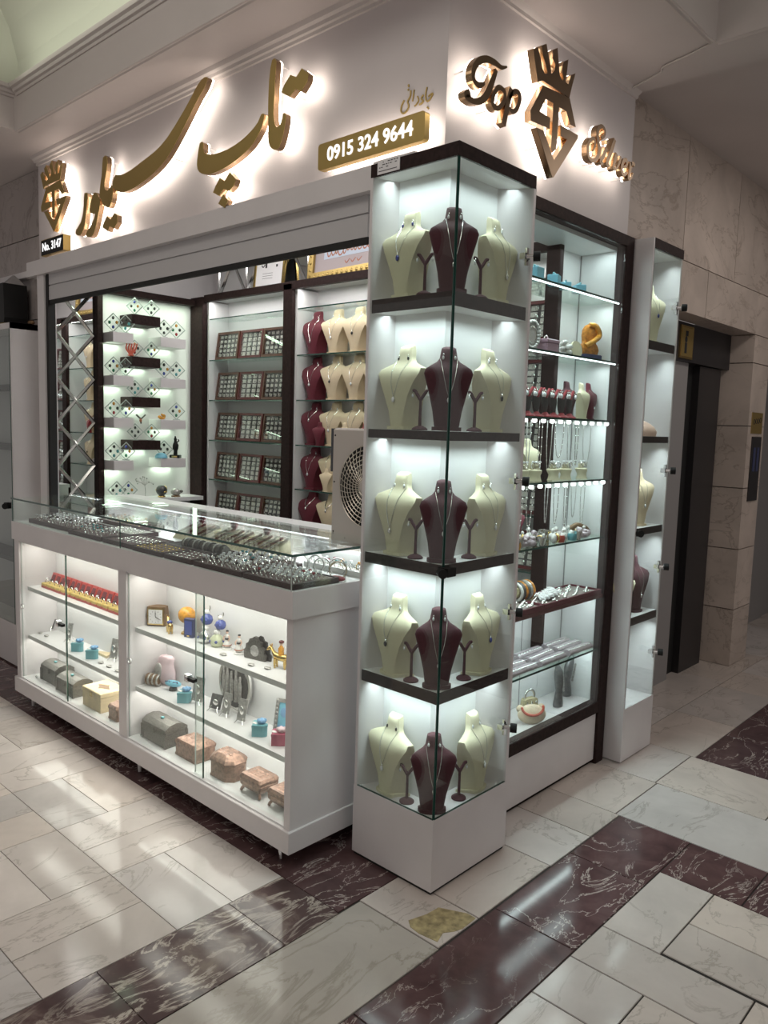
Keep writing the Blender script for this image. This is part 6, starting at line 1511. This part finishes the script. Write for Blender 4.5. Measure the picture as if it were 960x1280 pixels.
# counter: LED bars behind the front edge of the deck and of each shelf
for x, w in ((-2.12, .98), (-1.0, 1.02)):
    area('counter_led', (x, -.17, .880), (w, .10), 2.0, WARM)
    area('counter_led', (x, -.118, .623), (w, .125), 1.7, WARM)
    area('counter_led', (x, -.118, .358), (w, .125), 1.7, WARM)
area('case_led', (-1.75, .247, 1.075), (1.8, .012), 3.2, (.95, .98, 1), rot=(radians(-35), 0, 0))
area('case_led', (-.60, .17, 1.098), (.30, .012), .5, (.95, .98, 1), rot=(radians(-30), 0, 0))
# side showcase
for z, p in ((2.342, 1.4), (2.110, 1.2), (1.846, 1.2), (1.590, 1.4), (1.328, 1.4), (1.07, 1.1), (.793, 1.1), (.546, 1.1)):
    area('showcase_led', (-.20, .93, z), (.016 if z < .6 else .07, .80), p*1.1, COOL)
# shop interior
for k in range(4):
    for y, zz in ((.675, DZ), (.50, LZ), (.865, RZ)): area('gem_led', (-3.07, y, zz[k]-.064), (.04, .14), .17, GRN)
area('gem_led', (-3.0, .75, 2.30), (.06, .6), 1.2, GRN)
area('gem_led', (-3.03, .458, 1.7), (.05, 1.2), .6, GRN, rot=(radians(90), 0, 0))
area('gem_led', (-3.03, 1.085, 1.7), (.05, 1.2), .6, GRN, rot=(radians(-90), 0, 0))
for a, b in ((-2.94, -2.12), (-2.05, -1.19), (-1.12, -.37)):
    area('cabinet_led', ((a+b)/2, 1.145, 2.33), (b-a-.05, .012), 1.6, (1, .97, .95))
area('shop_lamp', (-1.7, .70, 2.73), (1.8, .3), 13, (1, .96, .93))
# hall: cove light washing the vault, ceiling lamps in the coffers, added fill by the lift
area('cove_light', (-1.3, -.30, 3.22), (2.6, .06), 1.3, (.90, .95, .76), rot=(radians(145), 0, 0))
area('vault_lamp', (-.6, -2.2, 4.0), (2.4, 1.6), 30, (1, .93, .86))
area('hall_lamp', (2.6, .2, 3.9), (1.6, 1.6), 17, (1, .93, .86))
area('corridor_fill', (.9, 2.7, 3.08), (.5, 1.5), 13, (1, .92, .85))  # added fill light out of view, brightens the marble wall past the showcase
# ================================================================== CAMERA
cam = bpy.data.cameras.new('camera'); co = bpy.data.objects.new('camera', cam); COL.objects.link(co); SC.camera = co
from mathutils import Matrix, Vector
yaw, pitch, roll = 0.74782, -0.10882, 0.03011
fw = Vector((-sin(yaw)*cos(pitch), cos(yaw)*cos(pitch), sin(pitch))); rt = Vector((cos(yaw), sin(yaw), 0)); up = rt.cross(fw)
r2 = rt*cos(roll)+up*sin(roll); u2 = -rt*sin(roll)+up*cos(roll)
mt_ = Matrix((r2, u2, -fw)).transposed().to_4x4(); mt_.translation = Vector((1.51885, -1.92001, 1.54495)); co.matrix_world = mt_
cam.sensor_fit = 'HORIZONTAL'; cam.sensor_width = 36; cam.lens = 975.75116*36/960; cam.clip_start = .05
SC.view_settings.view_transform = 'Standard'; SC.view_settings.look = 'None'; SC.view_settings.gamma = 1; SC.view_settings.use_curve_mapping = False
SC.view_settings.exposure = 0
SC.cycles.max_bounces = 10; SC.cycles.diffuse_bounces = 4; SC.cycles.glossy_bounces = 5; SC.cycles.transparent_max_bounces = 32
SC.cycles.caustics_reflective = False; SC.cycles.caustics_refractive = False; SC.cycles.sample_clamp_indirect = 4
SC.cycles.use_denoising = True
